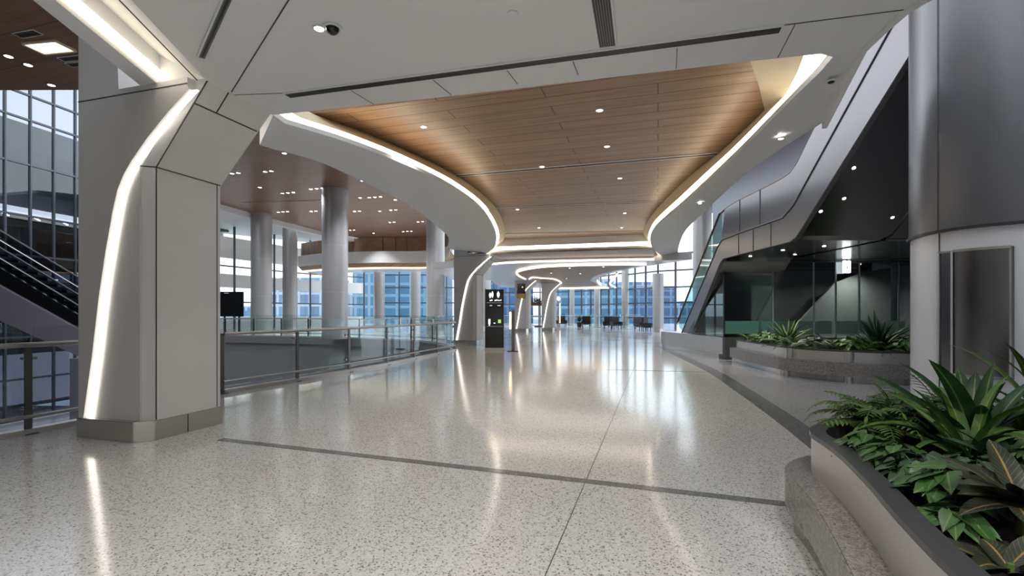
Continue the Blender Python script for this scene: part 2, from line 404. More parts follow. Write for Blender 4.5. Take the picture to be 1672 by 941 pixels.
tag(m.build('light_strip', 'led'), 'bright white light strip in the ceiling cove left of the near portal column', 'light')
# panel seams of the near ceiling
def seam(name, pts, z=ZC, w=.012, h=.006):
    m = MB(); m.ribbon([(*p, z - .001) for p in pts], w, h); return struct(m.build(name, 'seam'))
seam('trim_7', [on(378, 150, ZC), on(476, -8, ZC)])
seam('trim_8', [on(322, 131, ZC), on(185, -10, ZC)], w=.01)
seam('trim_9', [on(1278, 41, ZC), on(1482, 15, ZC)], w=.01)
seam('trim_10', [on(383, 155, ZC), on(462, 152, ZC)], w=.008)
for i, (p, q) in enumerate((((700,125),(737,155)), ((822,107),(845,137)), ((932,92),(944,122)), ((1106,74),(1104,112)), ((1298,40),(1270,94)), ((560,140),(610,170)))):
    seam('trim_%d' % (11 + i), [on(*p, ZC), on(*q, ZC)], w=.007)
# linear air grilles of the near ceiling
def grille(name, label, a, b, w, nslat, z=ZC, parts=('dark_frame', 'post_steel')):
    a = Vector((*a, z)); b = Vector((*b, z)); mid = (a + b) / 2
    t = thing(name, label, 'air vent', tuple(mid))
    MB().bar(a + Vector((0,0,-.004)), b + Vector((0,0,-.004)), w, .012).build('backing', 'black', t)
    d = (b - a).normalized(); s = Vector((-d.y, d.x, 0))
    fr = MB()
    for k in (-1, 1): fr.bar(a + s*w/2*k + Vector((0,0,-.008)), b + s*w/2*k + Vector((0,0,-.008)), .018, .02)
    for e in (a, b): fr.bar(e - s*w/2 + Vector((0,0,-.008)), e + s*w/2 + Vector((0,0,-.008)), .018, .02)
    fr.build('frame', 'white_ceiling', t)
    sl = MB()
    for k in range(nslat):
        o = s * w * ((k + .5) / nslat - .5) + Vector((0, 0, -.013))
        sl.bar(a + o, b + o, w / nslat * .35, .008)
    sl.build('slats', parts[1], t); return t
grille('linear_vent', 'long slim slot vent across the white ceiling before the wood bay', on(468, 155, ZC), on(1276, 46, ZC), .12, 5)
grille('ceiling_vent', 'wide louvred vent at the top of the white ceiling', on(980, -12, ZC), on(992, 75, ZC), .17, 8)
grille('slot_vent', 'narrow black slot vent in white ceiling near the portal column', on(329, 93, ZC), on(375, -10, ZC), .07, 2)
# camera dome, downlight, detector
p = on(543, 44, ZC)
t = thing('dome_camera', 'black dome security camera in the white ceiling', 'security camera', (*p, ZC))
MB().lathe((*p, ZC), [(.085, 0), (.085, -.012), (.07, -.02), (.055, -.012)], 28).build('bezel', 'white_panel', t, True)
MB().lathe((*p, ZC), [(.06, -.008), (.058, -.03), (.045, -.052), (.025, -.066), (.004, -.07)], 24).build('dome', 'black_gloss', t, True)
def downlight(px, py, z, label, r=.05, power=0, group=None, m='downlight', ring='white_panel', cat='ceiling light', aim=None):
    p = on(px, py, z)
    t = thing('downlight', label, cat, (*p, z), group)
    bz_ = MB().lathe((*p, z), [(r*1.45, .0), (r*1.45, -.006), (r*1.1, -.010), (r*1.02, -.002)], 20).build('bezel', ring, t, True)
    MB().lathe((*p, z), [(r, .0), (r, -.006), (r*.5, -.0075)], 18).build('lens', m, bz_)
    if power: spot((p[0], p[1], z - .04), power)
    return t
downlight(521, 46, ZC, 'small round downlight beside the dome camera', .04, 40)
p = on(837, 22, ZC)
tag(MB().lathe((*p, ZC), [(.05, 0), (.05, -.008), (.042, -.014), (.004, -.016)], 24).build('detector_plate', 'white_ceiling', None, True), 'round white cover plate in the middle of the white ceiling', 'ceiling plate')
p = on(1357, 132, ZC)
t = thing('eyeball_spotlight', 'small swivel spotlight in white soffit by the cove corner', 'ceiling light', (*p, ZC))
MB().lathe((*p, ZC), [(.055, 0), (.055, -.012), (.04, -.014)], 20).build('bezel', 'white_panel', t, True)
MB().lathe((*p, ZC), [(.034, 0), (.034, -.02), (.02, -.026)], 16).build('lens', 'black_gloss', t, True)

# ------------------------------------------------------------------ curved soffit arms, coves, wood bay
NL = 44
lipL = [corner, on(448, 196, ZC), on(563, 231, ZC), on(659, 268, ZC), on(738, 307, ZC), on(786, 343, ZC), on(807, 376, ZC), on(810, 394, ZC), on(806, 406, ZC), on(793, 415, ZC)]
outL = [on(424, 216, 4.3), on(429, 220, 4.3), on(519, 253, 4.3), on(595, 298, 4.3), on(659, 330, 4.3), on(700, 359, 4.3), on(732, 387, 4.3), (-2.7, 20.8), (-2.6, 22.2), (-1.9, 22.9)]
wodL = [on(506, 186, ZW), on(560, 206, ZW), on(611, 225, ZW), on(710, 269, ZW), on(770, 304, ZW), on(809, 339, ZW), on(823, 366, ZW), on(825, 385, ZW), on(818, 398, ZW), on(800, 405, ZW)]
lipR = [on(1360, 93, ZC), on(1340, 117, ZC), on(1295, 160, ZC), on(1199, 256, ZC), on(1120, 329, ZC), on(1072, 370, ZC), on(1062, 390, ZC), on(1066, 405, ZC), on(1081, 419, ZC)]
outR = [on(1410, 80, ZC), on(1395, 115, ZC), on(1349, 208, 4.15), on(1263, 256, 4.2), on(1206, 294, 4.25), on(1145, 351, 4.25), on(1117, 380, 4.25), on(1107, 408, 4.25), on(1107, 424, 4.2)]
wodR = [on(1225, 100, ZW), on(1239, 140, ZW), on(1249, 182, ZW), on(1241, 189.5, ZW), on(1215, 214, ZW), on(1180, 246, ZW), on(1120, 294, ZW), on(1072, 342, ZW), on(1052, 372, ZW), on(1052, 390, ZW), on(1060, 402, ZW)]
sm = lambda pts, n=NL: [Vector((p[0], p[1], 0)) for p in catmull([(q[0], q[1], 0) for q in pts], n)]
def poly_resample(pts, n=NL): return [Vector((p[0], p[1], 0)) for p in resample([(q[0], q[1], 0) for q in pts], n)]
LL, OL, WL = sm(lipL), sm(outL), sm(wodL)
LR = poly_resample(lipR[:3], 12) + sm(lipR[2:], NL - 11)[1:]; OR = poly_resample(outR[:3], 12) + sm(outR[2:], NL - 11)[1:]
WR = poly_resample(wodR[:3], 12) + [p for p in sm(wodR[2:], NL - 11)][1:]
def lift(P, z): return [Vector((p.x, p.y, z)) for p in P]
for side, L, O, W, zo in (('left', LL, OL, WL, 4.3), ('right', LR, OR, WR, 4.25)):
    n = len(L)
    zo_l = [ZC + (zo - ZC) * min(1, i / 8) for i in range(n)]
    arm = MB()
    Lb = lift(L, ZC); Ob = [Vector((p.x, p.y, z)) for p, z in zip(O, zo_l)]
    Lm = [a.lerp(b, .10) for a, b in zip(Lb, Ob)]
    arm.sheet(Lb, Lm); arm.sheet(Lm, Ob)
    arm.sheet(lift(L, ZC), lift(L, ZC + .06)); arm.sheet(Ob, lift(O, 4.95))
    # top ledge of the lip, hidden behind the lip face
    led = [a.lerp(b, .10) + Vector((0, 0, ZC + .06)) for a, b in zip(L, O)]
    arm.sheet(lift(L, ZC + .06), led); arm.sheet(lift(O, 4.95), [a.lerp(b, .6) + Vector((0, 0, 4.95)) for a, b in zip(L, O)])
    arm.sheet([Lb[-1], lift(L, 4.95)[-1]], [Ob[-1], lift(O, 4.95)[-1]])
    o = struct(arm.build('ceiling_arm_' + side, 'white_ceiling', smooth=True))
    low = [Vector((a.x, a.y, ZC + .06)) for a in L]
    top = [Vector((p.x, p.y, ZW)) for p in W]
    mid = [a.lerp(b, .03) + Vector((0, 0, .0)) for a, b in zip(low, top)]
    m2 = [a.lerp(b, .30) for a, b in zip(low, top)]
    fas = MB(); fas.slab(m2, top, (0, 0, .03)); struct(fas.build('trim_%d' % (20 + (side == 'right')), 'cream', smooth=True))
    st = MB(); st.slab(mid, m2, (0, 0, .03))
    tag(st.build('light_strip', 'led', smooth=True), 'long curved light strip along the %s edge of the wood ceiling' % side, 'light')
wood_poly = [(p.x, p.y) for p in WL] + [(p.x, p.y) for p in reversed(WR)]
struct(MB().prism(wood_poly, ZW, ZW + .06).build('ceiling', 'wood'))
# raised hollow above the near right corner of the wood bay
struct(MB().slab([Vector((*on(1225, 100, ZW), ZW)), Vector((3.0, 4.6, ZW))], [Vector((*on(1225, 100, ZW), 5.4)), Vector((3.0, 4.6, 5.4))], (-.05, 0, 0)).build('trim_22', 'cream'))
struct(MB().slab([Vector((-3.3, 6.6, ZC + .34)), Vector((3.6, 4.95, ZC + .34))], [Vector((-3.3, 6.6, 5.4)), Vector((3.6, 4.95, 5.4))], (0, -.05, 0)).build('trim_23', 'white_ceiling'))
# slot diffusers in wood ceiling
for lab, p, q in (('nearest of the dark slots across the wood ceiling', (738, 287), (1178, 250)), ('second dark slot across the wood ceiling', (800, 341), (1085, 329)), ('third dark slot across the wood ceiling, farthest', (815, 382), (1052, 377))):
    grille('slot_diffuser', lab, on(*p, ZW), on(*q, ZW), .13, 2, ZW, ('black', 'bronze'))
dl = [(979, 180), (692, 207), (991, 239), (885, 272), (1012, 291), (845, 342), (1020, 348), (880, 372), (1015, 372), (945, 388)]
for i, (x, y) in enumerate(dl):
    downlight(x, y, ZW, 'round recessed downlight in wood ceiling, %s from the front' % ORD[i], .045, 72, 'wood ceiling downlights')

# second and third bay
R1a, R1b = on(788, 415, Z2), on(1068, 406, Z2)
m = MB(); m.slab([Vector((*R1a, Z2 + .14)), Vector((*R1b, Z2 + .14))], [Vector((*R1a, Z2 + .30)), Vector((*R1b, Z2 + .30))], (0, .05, 0))
tag(m.build('light_strip', 'led'), 'straight light strip across the hall at the far end of the wood bay', 'light')
m = MB(); m.slab([Vector((*R1a, Z2 + .30)), Vector((*R1b, Z2 + .30))], [Vector((*R1a, ZW + .05)), Vector((*R1b, ZW + .05))], (0, .05, 0))
m.slab([Vector((*R1a, Z2)), Vector((*R1b, Z2))], [Vector((*R1a, Z2 + .14)), Vector((*R1b, Z2 + .14))], (0, .05, 0)); struct(m.build('trim_24', 'white_ceiling'))
front3 = [on(786, 436, Z3), on(815, 432.5, Z3), on(850, 430.5, Z3), on(950, 428, Z3), on(1068, 426, Z3)]
f3 = sm(front3, 24)
struct(MB().prism([R1a, R1b, (6.66, 22.4)] + [(p.x, p.y + .02) for p in reversed(f3)] + [(-3.2, 25.0), (-2.4, 22.6)], Z2, Z2 + .06).build('ceiling_bay', 'wood'))
grille('slot_diffuser', 'dark slot in the lower wood bay beyond the first light strip', on(800, 424, Z2), on(1058, 420, Z2), .13, 2, Z2, ('black', 'bronze'))
m = MB(); m.slab([p + Vector((0, -.02, Z3 + .03)) for p in f3], [p + Vector((0, -.02, Z3 + .11)) for p in f3], (0, .03, 0))
tag(m.build('light_strip', 'led_col', smooth=True), 'thin light strip on the second step of the ceiling', 'light')
rgt = [on(1068, 426, Z3), on(1130, 424, Z3), on(1062, 434, Z3), on(1030, 439, Z3), on(1000, 446, Z3), on(982, 452, Z3), on(974, 459, Z3), on(980, 467, Z3), (9.2, 47.5)]
r3 = sm(rgt[1:], 26)
P3 = [(p.x, p.y) for p in f3] + [(p.x, p.y) for p in r3] + [(4.2, 49.0), (-1.2, 47), (-1.6, 37.0), (-4.4, 36.6), (-4.4, 27)]
struct(MB().prism(P3, Z3, Z3 + .35).build('ceiling_far', 'white_gloss'))
sc = sm([on(1055, 431, Z3), on(1000, 431, Z3), on(940, 432.3, Z3), on(890, 434.5, Z3), on(858, 439, Z3), on(844, 444, Z3), on(848, 450, Z3), on(858, 455, Z3)], 40)
wr = sm([on(880, 462, Z3), on(905, 469, Z3), on(972, 467, Z3), on(964, 458, Z3), on(972, 451, Z3), on(990, 445, Z3), on(1020, 438.5, Z3)], 26)
struct(MB().prism([(p.x, p.y) for p in sc] + [(p.x, p.y) for p in wr], Z3 - .015, Z3 + .01).build('ceiling_inlay', 'wood'))
m = MB(); m.ribbon([p + Vector((0, 0, Z3 - .05)) for p in sc], .08, .06)
tag(m.build('light_strip', 'led_col', smooth=True), 'thin light line looping round the wood inlay of the far ceiling', 'light')
lp = sm([on(864, 455, Z3), on(870, 452, Z3), on(884, 453.5, Z3), on(897, 454, Z3), on(908, 456, Z3), on(916, 462, Z3), on(904, 468, Z3)], 26)
m = MB(); m.ribbon([p + Vector((0, 0, Z3 - .05)) for p in lp], .08, .06)
tag(m.build('light_strip', 'led_col', smooth=True), 'small looped light line round the head of the farthest portal column', 'light')
m = MB(); m.bar((3.2, 48.9, Z3 - .04), (9.4, 47.6, Z3 - .04), .1, .14); tag(m.build('light_strip', 'led_warm'), 'warm light line at the far end of the hall ceiling', 'light')
ar = sm([on(1000, 447, Z3 - .02), on(994, 455, Z3), on(990, 463, Z3), on(1000, 469, Z3)], 16)
m = MB(); m.ribbon([p + Vector((.3, 0, Z3 - .05)) for p in ar], .08, .10); tag(m.build('light_strip', 'led_col', smooth=True), 'short curved light line in white soffit by the far windows', 'light')
for i, (x, y) in enumerate([(930, 438), (985, 436), (900, 446), (948, 447), (925, 455)]):
    downlight(x, y, Z3 - .015, 'tiny downlight in far wood inlay, %s from the front' % ORD[i], .05, 40, 'far inlay downlights')

# ------------------------------------------------------------------ portal columns
def portal(label, loc, group):
    t = thing('portal_column', label, 'column', (*loc, 0), group)
    O = Vector((*loc, 0))
    W3 = lambda s, tt, z: O + V * s + U * tt + Vector((0, 0, z))
    strip = [(.117, .23), (.265, 1.0), (.375, 1.685), (.484, 2.207), (.602, 2.69), (.68, 2.93), (.78, 3.10), (.89, 3.235), (1.139, 3.48), (1.455, 3.742), (1.754, 3.96)]
    body = MB()
    bot = [(0, .04), (.9, .04), (1.025, .13), (1.025, 1.0), (.98, 1.05), (0, 1.05)]
    top = [(0, .04), (1.70, .04), (1.80, .13), (1.80, 1.06), (1.76, 1.11), (0, 1.11)]
    body.loft([W3(s, q, .22) for s, q in bot], [W3(s, q, 3.2) for s, q in bot])
    body.loft([W3(s, q, 3.2) for s, q in bot], [W3(s, q, 4.12) for s, q in top])
    body.build('shaft', 'white_panel', t, bevel=.008)
    # front blade, bounded on the right by the glowing slot
    bl = [(0, .22), (strip[0][0] - .04, .22)] + [(s - .036, z) for s, z in strip[1:]] + [(1.70, 4.0), (1.70, 4.09), (.66, 4.09), (.60, 5.2), (0, 5.2)]
    m = MB(); m.loft([W3(s, -.035, z) for s, z in bl], [W3(s, .05, z) for s, z in bl]); m.build('blade', 'white_panel', t)
    m = MB(); m.loft([W3(s, .06, z) for s, z in ((0, 4.12), (.6, 4.12), (.6, 5.2), (0, 5.2))], [W3(s, 1.05, z) for s, z in ((0, 4.12), (.6, 4.12), (.6, 5.2), (0, 5.2))]); m.build('upper_shaft', 'white_panel', t)
    sp = catmull([(s, z, 0) for s, z in strip], 60); st = MB()
    A = [W3(p.x - .038, .008, p.y) for p in sp]; B = [W3(p.x + .028, .008, p.y) for p in sp]
    st.slab(A, B, U * .03); st.build('light_slot', 'led_col', t)
    se = MB()
    e = .003
    se.bar(W3(1.025 + e, .13, .24), W3(1.025 + e, .13, 3.2), .01, .008)
    se.bar(W3(.90, .04 - e, 3.2), W3(1.025 + e, .13, 3.2), .008, .012); se.bar(W3(1.025 + e, .13, 3.2), W3(1.025 + e, 1.0, 3.2), .008, .012)
    lean = lambda q, tt, k=0: W3(1.025 + .775*q + e, tt + (.06 * q if k else 0), 3.2 + .92*q)
    se.bar(lean(0, .13), lean(1, .13), .008, .012)
    se.bar(lean(.74, .13), lean(.74, 1.04), .01, .014); se.bar(lean(.74, .42), lean(1, .42), .01, .014)
    se.bar(W3(1.025 + e, .955, .24), W3(1.025 + e, .955, 3.2), .008, .006); se.bar(W3(0, -.038, 4.02), W3(1.70, -.038, 4.02), .006, .010)
    se.build('panel_joint', 'seam', t)
    pl = MB(); kb = [(-.012, -.05), (.91, -.05), (1.045, .10), (1.045, 1.02), (.99, 1.07), (-.012, 1.07)]
    pl.loft([W3(s, q, 0) for s, q in kb], [W3(s, q, .235) for s, q in kb]); pk = pl.build('plinth', 'stainless', t, bevel=.006)
    MB().bar(W3(1.047, .52, .01), W3(1.047, .52, .225), .006, .008).build('plinth_joint', 'seam', pk)
    return t
portal('large white portal column with a glowing slot, nearest of all at left', (-5.19, 5.91), 'portal columns')
portal('white portal column with a glowing slot behind the end of the glass railing', (-2.62, 22.2), 'portal columns')
portal('white portal column with a glowing slot and dark screen behind the black totem', (.22, 37.5), 'portal columns')
portal('white portal column with a glowing slot, farthest down the hall', (2.42, 40.0), 'portal columns')

# ------------------------------------------------------------------ round columns
def roundcol(label, px, Y, r, z1, z0=0.0, m='round_col'):
    X = (px - CX) / F * Y
    t = thing('round_column', label, 'column', (X, Y, z0), 'round columns')
    MB().lathe((X, Y, 0), [(r, z0 + .2), (r, z1)], 40).build('shaft', m, t, True)
    MB().lathe((X, Y, 0), [(r + .02, z0), (r + .02, z0 + .26)], 40).build('base_ring', 'stainless_soft', t, True)
    j = MB()
    for z in (2.6, 5.2):
        if z < z1 - .5: j.lathe((X, Y, 0), [(r + .002, z), (r + .002, z + .02)], 40)
    j.build('joint', 'stainless_soft', t, True); return t
roundcol('thick round column at the far rim of the atrium, nearest one', 547, 27.6, .70, ZA)
roundcol('round column at the atrium rim, left of the second portal column', 711, 33.5, .62, ZA)
roundcol('round column left of the thick one, beside the dark screen', 427, 34.5, .68, ZA)
roundcol('slimmer darker round column between two pale ones in the atrium', 473.5, 40.5, .57, ZA)
roundcol('grey round column before the bright windows under the far balcony', 619, 50.0, .56, 8.0)
roundcol('grey round column before the blue windows under the far balcony', 678, 51.5, .56, 8.0)
roundcol('round column at the right of the hall near the stair plinth', 1074.5, 36.5, .40, 4.35)
roundcol('round column before the blue windows, second from the stair', 1021, 45.5, .34, 6.0)
roundcol('round column before the far windows, third from the stair', 975, 50.5, .32, 5.0)
roundcol('thin round column at the far end of the hall, right of the lamp', 934, 53.0, .26, 5.0)
roundcol('thin round column seen above the black totem', 794, 52.0, .5, 8.0)
roundcol('round column behind the glass balustrade of the stair', 1147, 30.5, .55, 8.0)

# ------------------------------------------------------------------ glass railings around the void
def railing(name, label, path, spacing, first=None, glass_m='clear_glass', top=1.10, gtop=1.33, post_w=.075):
    P = [Vector((p[0], p[1], 0)) for p in path]
    L = sum((b - a).length for a, b in zip(P, P[1:])); n = max(2, int(round(L / spacing)) + 1)
    D = resample(P, 80)
    t = thing(name, label, 'railing', tuple(D[0]))
    nrm = []
    for i in range(80):
        d = (D[min(79, i+1)] - D[max(0, i-1)]).normalized(); nrm.append(Vector((-d.y, d.x, 0)))
    ins = [p - q * .05 for p, q in zip(D, nrm)]      # towards the hall
    MB().tube([p + Vector((0, 0, top)) - q * .10 for p, q in zip(D, nrm)], .030, 12).build('handrail', 'rail_steel', t, True)
    MB().tube([p + Vector((0, 0, .22)) - q * .09 for p, q in zip(D, nrm)], .022, 10).build('lower_rail', 'rail_steel', t, True)
    MB().ribbon([p + Vector((0, 0, .035)) for p in ins], .14, .07).build('curb', 'stainless_soft', t)
    posts = resample(P, n)
    for i, p in enumerate(posts):
        k = min(79, int(round(i / (n - 1) * 79))); q = nrm[k]; rz = math.atan2(q.y, q.x)
        m = MB(); m.box(p + Vector((0, 0, .56)) - q * .05, (.022, post_w, 1.10), rz)
        m.box(p + Vector((0, 0, .012)) - q * .08, (.10, .13, .016), rz)
        m.build('post', 'post_steel', t)
    for i in range(n - 1):
        a = int(round(i / (n - 1) * 79)); b = int(round((i + 1) / (n - 1) * 79))
        seg = D[a:b+1]; sn = nrm[a:b+1]
        if len(seg) < 2: continue
        s = [p.copy() for p in seg]; s[0] = s[0].lerp(s[1], min(.45, .05 / max(.01, (s[1]-s[0]).length))); s[-1] = s[-1].lerp(s[-2], min(.45, .05 / max(.01, (s[-1]-s[-2]).length)))
        m = MB(); m.ribbon([p + Vector((0, 0, (gtop + .12) / 2)) for p in s], .014, gtop - .12); gp = m.build('glass_panel', glass_m, t)
        for e, q in ((s[0], sn[0]), (s[-1], sn[-1])):
            for z in (.32, .93): MB().tube([e + Vector((0, 0, z)) - q * .045, e + Vector((0, 0, z)) + q * .02], .022, 8).build('clamp', 'rail_steel', gp, True)
    return t
inset = lambda pts, d: [(p[0] + d, p[1]) for p in pts]
railing('glass_railing', 'glass railing with steel handrail left of the near portal column', inset([(-9.6, -4.0), (-8.4, .5), (-7.6, 2.5), (-6.62, 5.0), (-6.13, 5.94), (-5.86, 6.9), (-5.62, 8.1)], .12), 2.1)
def off_path(P, d):
    out = []
    for i, p in enumerate(P):
        q = Vector(P[min(len(P)-1, i+1)]) - Vector(P[max(0, i-1)]); q.normalize(); out.append((p[0] + q.y * d, p[1] - q.x * d))
    return out
nearp = off_path([p[:2] for p in mid_s[4:]], .12)
railing('glass_railing', 'long curved glass railing between the two nearest portal columns', nearp, 1.72)
farp = off_path([p[:2] for p in far_s], .14)
railing('glass_railing', 'far curved glass railing across the atrium void', farp, 2.0, post_w=.1)

# ------------------------------------------------------------------ atrium: ceiling, lights, glass facade, escalator
AP = [(-2.4, -6), (-34, -6), (-34, 15.4), (-13.0, 15.2), (-13.2, 19.0), (-19.0, 29.0)] + [on(365, 335, ZA), on(440, 356, ZA), on(525, 378, ZA)] + [(-14, 46), (-4.5, 46), (-3.0, 30), (-2.6, 20)]
struct(MB().prism(AP, ZA, ZA + .3).build('ceiling_atrium', 'wood_dark'))
e3 = [(-19.0, 29.0), on(365, 335, ZA), on(440, 356, ZA), on(525, 378, ZA), (-14.6, 45.6)]
m = MB(); m.ribbon([p + Vector((-.25, 0, ZA - .12)) for p in sm(e3, 20)], .45, .45); struct(m.build('trim_25', 'white_ceiling', smooth=True))
struct(MB().prism([(-19.2, 30.0)] + [(on(365, 335, ZA)[0]-.4, on(365, 335, ZA)[1]), (on(525, 378, ZA)[0]-.4, on(525, 378, ZA)[1]), (-15, 46), (-19, 58), (-34, 42), (-27, 31)], ZA + .8, ZA + 1.0).build('ceiling_perimeter', 'white_ceiling'))
clus = [(476, 249, 3), (438, 280, 2), (384, 283, 2), (424, 306, 1), (470, 315, 3), (517, 308, 3), (462, 346, 3), (512, 345, 2), (597, 295, 2), (588, 323, 1), (612, 322, 3), (650, 326, 2), (583, 345, 2), (620, 345, 1), (642, 343, 2), (640, 363, 2), (690, 362, 3), (575, 376, 2), (665, 378, 3), (610, 381, 1), (14, 92, 1), (46, 106, 1), (84, 139, 1)]
clus.sort(key=lambda c: on(c[0], c[1], ZA)[1])
for i, (x, y, k) in enumerate(clus):
    p = on(x, y, ZA); t = thing('recessed_light', 'recessed light cluster in the dark atrium ceiling, %s from the front' % ORD[i], 'ceiling light', (*p, ZA), 'atrium ceiling lights')
    d = V * .38
    fr = MB()
    for j in range(k):
        c = Vector((*p, ZA)) + d * (j - (k - 1) / 2)
        fr.lathe(c, [(.13, .0), (.13, -.012), (.10, -.015), (.095, -.003)], 14)
        MB().lathe(c, [(.09, 0), (.09, -.008), (.05, -.009)], 14).build('lamp', 'cool_light', t)
    fr.build('bezel', 'bronze', t)
    if i % 2 == 0: spot((p[0], p[1], ZA - .06), 420, 2.0, .7, .15, (.95, .96, 1.0))
for lab, a, b in (('dark slot in the atrium ceiling by the portal column', (395, 331), (525, 327)), ('black slot vent in the dark wood ceiling above the skylight opening', (28, 58), (62, 52)), ('black slot vent in the dark wood ceiling right of the skylight opening', (100, 97), (146, 92)), ('lower black slot vent in the dark wood ceiling beside the portal column', (112, 106), (146, 103))):
    grille('slot_diffuser', lab, on(*a, ZA), on(*b, ZA), .22, 2, ZA, ('black', 'bronze'))
q = [on(36, 70, ZA), on(89, 65, ZA), on(124, 82, ZA), on(73, 87, ZA)]
t = thing('skylight', 'bright rectangular skylight opening in the dark wood ceiling at left', 'skylight', (*q[0], ZA))
MB().prism(q, ZA - .01, ZA + .01).build('pane', 'skylit', t)
m = MB()
for i in range(4): m.bar((*q[i], ZA - .02), (*q[(i+1) % 4], ZA - .02), .06, .05)
m.build('frame', 'cream', t)

# glass facade at left
fx = lambda Y: -29.7 + .19 * (Y - 27)
t = bpy.data.objects.new('window_1', None); C.objects.link(t); struct(t); t['label'] = 'dark glass facade at the left beyond the atrium void'
Ys = [-5.6 + 1.26 * i for i in range(33)]
trs = [-4.9, -2.5, .0, 2.2, 4.9, 7.3, 10.4, 13.1, 14.6, 17.5]
m = MB()
for Y in Ys: m.box((fx(Y), Y, 6.3), (.2, .075, 22.5), math.atan(-.19))
for z in trs: m.bar((fx(Ys[0]), Ys[0], z), (fx(Ys[-1]), Ys[-1], z), .16, .11)
m.build('window_frame', 'mullion', t)
MB().slab([Vector((fx(Ys[0]), Ys[0], -4.95)), Vector((fx(Ys[-1]), Ys[-1], -4.95))], [Vector((fx(Ys[0]), Ys[0], 17.5)), Vector((fx(Ys[-1]), Ys[-1], 17.5))], (-.02, 0, 0)).build('window_glass', 'atrium_glass', t)
# rooms behind the facade
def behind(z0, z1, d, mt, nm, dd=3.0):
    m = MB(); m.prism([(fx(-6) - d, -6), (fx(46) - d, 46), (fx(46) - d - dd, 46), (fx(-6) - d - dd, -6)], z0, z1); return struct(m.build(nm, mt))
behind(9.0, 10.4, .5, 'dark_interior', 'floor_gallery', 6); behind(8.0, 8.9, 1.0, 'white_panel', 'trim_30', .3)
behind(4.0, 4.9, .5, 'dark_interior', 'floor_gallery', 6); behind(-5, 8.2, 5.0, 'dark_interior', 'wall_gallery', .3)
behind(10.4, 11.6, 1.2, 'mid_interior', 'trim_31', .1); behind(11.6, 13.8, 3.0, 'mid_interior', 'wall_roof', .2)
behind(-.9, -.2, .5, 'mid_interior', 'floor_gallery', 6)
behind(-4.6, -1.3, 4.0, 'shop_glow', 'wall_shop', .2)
for i in range(5):
    Y = 26.5 + i * 1.7
    tag(MB().bar((fx(Y) - 2.0, Y, 7.6), (fx(Y) - 2.6, Y + 1.0, 7.6), .08, .05).build('tube_light', 'cool_light'), 'short tube light in upper gallery behind the dark glass, %s from the left' % ORD[i], 'light', 'gallery tube lights')
for i in range(4):
    Y = 27.2 + i * 1.7
    tag(MB().bar((fx(Y) - 2.0, Y, 3.7), (fx(Y) - 2.4, Y + 1.2, 3.7), .08, .05).build('tube_light', 'cool_light'), 'short tube light in lower gallery behind the dark glass, %s from the left' % ORD[i], 'light', 'gallery tube lights')

# escalator crossing the void at left
t = thing('escalator', 'dark escalator descending across the atrium behind the near portal column', 'escalator', (-17, 19.6, 0))
YE = 19.6
zt = lambda X: 1.30 - .60 * (X + 17.2)
X0, X1 = -26.5, -14.6
prof = [(X0, zt(X0)), (X1, zt(X1)), (X1 + .9, zt(X1)), (X1 + .9, zt(X1) - .85), (X1 - .1, zt(X1) - .85), (X0, zt(X0) - .95)]
m = MB(); m.loft([(x, YE, z) for x, z in prof], [(x, YE + 1.6, z) for x, z in prof]); m.build('truss', 'black_gloss', t)
m = MB(); pr = [(X0, zt(X0) - .96), (X1 + .9, zt(X1) - .87), (X1 + .9, zt(X1) - 1.6), (X0, zt(X0) - 3.0)]; m.loft([(x, YE - .1, z) for x, z in pr], [(x, YE + 1.7, z) for x, z in pr]); m.build('soffit_panel', 'mauve', t, bevel=.02)
for Y in (YE + .05, YE + 1.55):
    pr = [(X0, zt(X0) + .02), (X1, zt(X1) + .02), (X1, zt(X1) + .75), (X0, zt(X0) + .75)]
    m = MB(); m.loft([(x, Y, z) for x, z in pr], [(x, Y + .02, z) for x, z in pr]); g = m.build('balustrade_glass', 'atrium_glass', t)
    MB().tube([(X0, Y, zt(X0) + .78), (X1 - .2, Y, zt(X1 - .2) + .78), (X1 + .5, Y, zt(X1) + .66), (X1 + .7, Y, zt(X1) + .3)], .04, 8).build('handrail', 'black', g, True)
    MB().tube([(X0, Y - .03, zt(X0) + .38), (X1, Y - .03, zt(X1) + .38)], .02, 6).build('guide_rail', 'rail_steel', g, True)
st = MB()
for i in range(27):
    x = X0 + .2 + i * .42; st.box((x, YE + .8, zt(x) + .02), (.40, 1.2, .12))
st.build('steps', 'dark_frame', t)
MB().bar((X1 + .55, YE + .8, -5), (X1 + .55, YE + .8, zt(X1) - 1.5), .5, .5).build('support', 'mauve', t)

# lower level walls seen through the railing
struct(MB().slab([Vector((-22, 33, -5)), Vector((-9, 30.6, -5))], [Vector((-22, 33, -.3)), Vector((-9, 30.6, -.3))], (0, .2, 0)).build('wall_lower', 'void_grey'))
for i, x in enumerate((-22.6, -20.2)):
    MBt = MB().bar((x, 25.5, -5), (x, 25.5, -.9), .45, .45)
    tag(MBt.build('steel_pillar', 'mauve'), ('left' if i == 0 else 'right') + ' steel pillar on the lower level below the escalator', 'pillar')

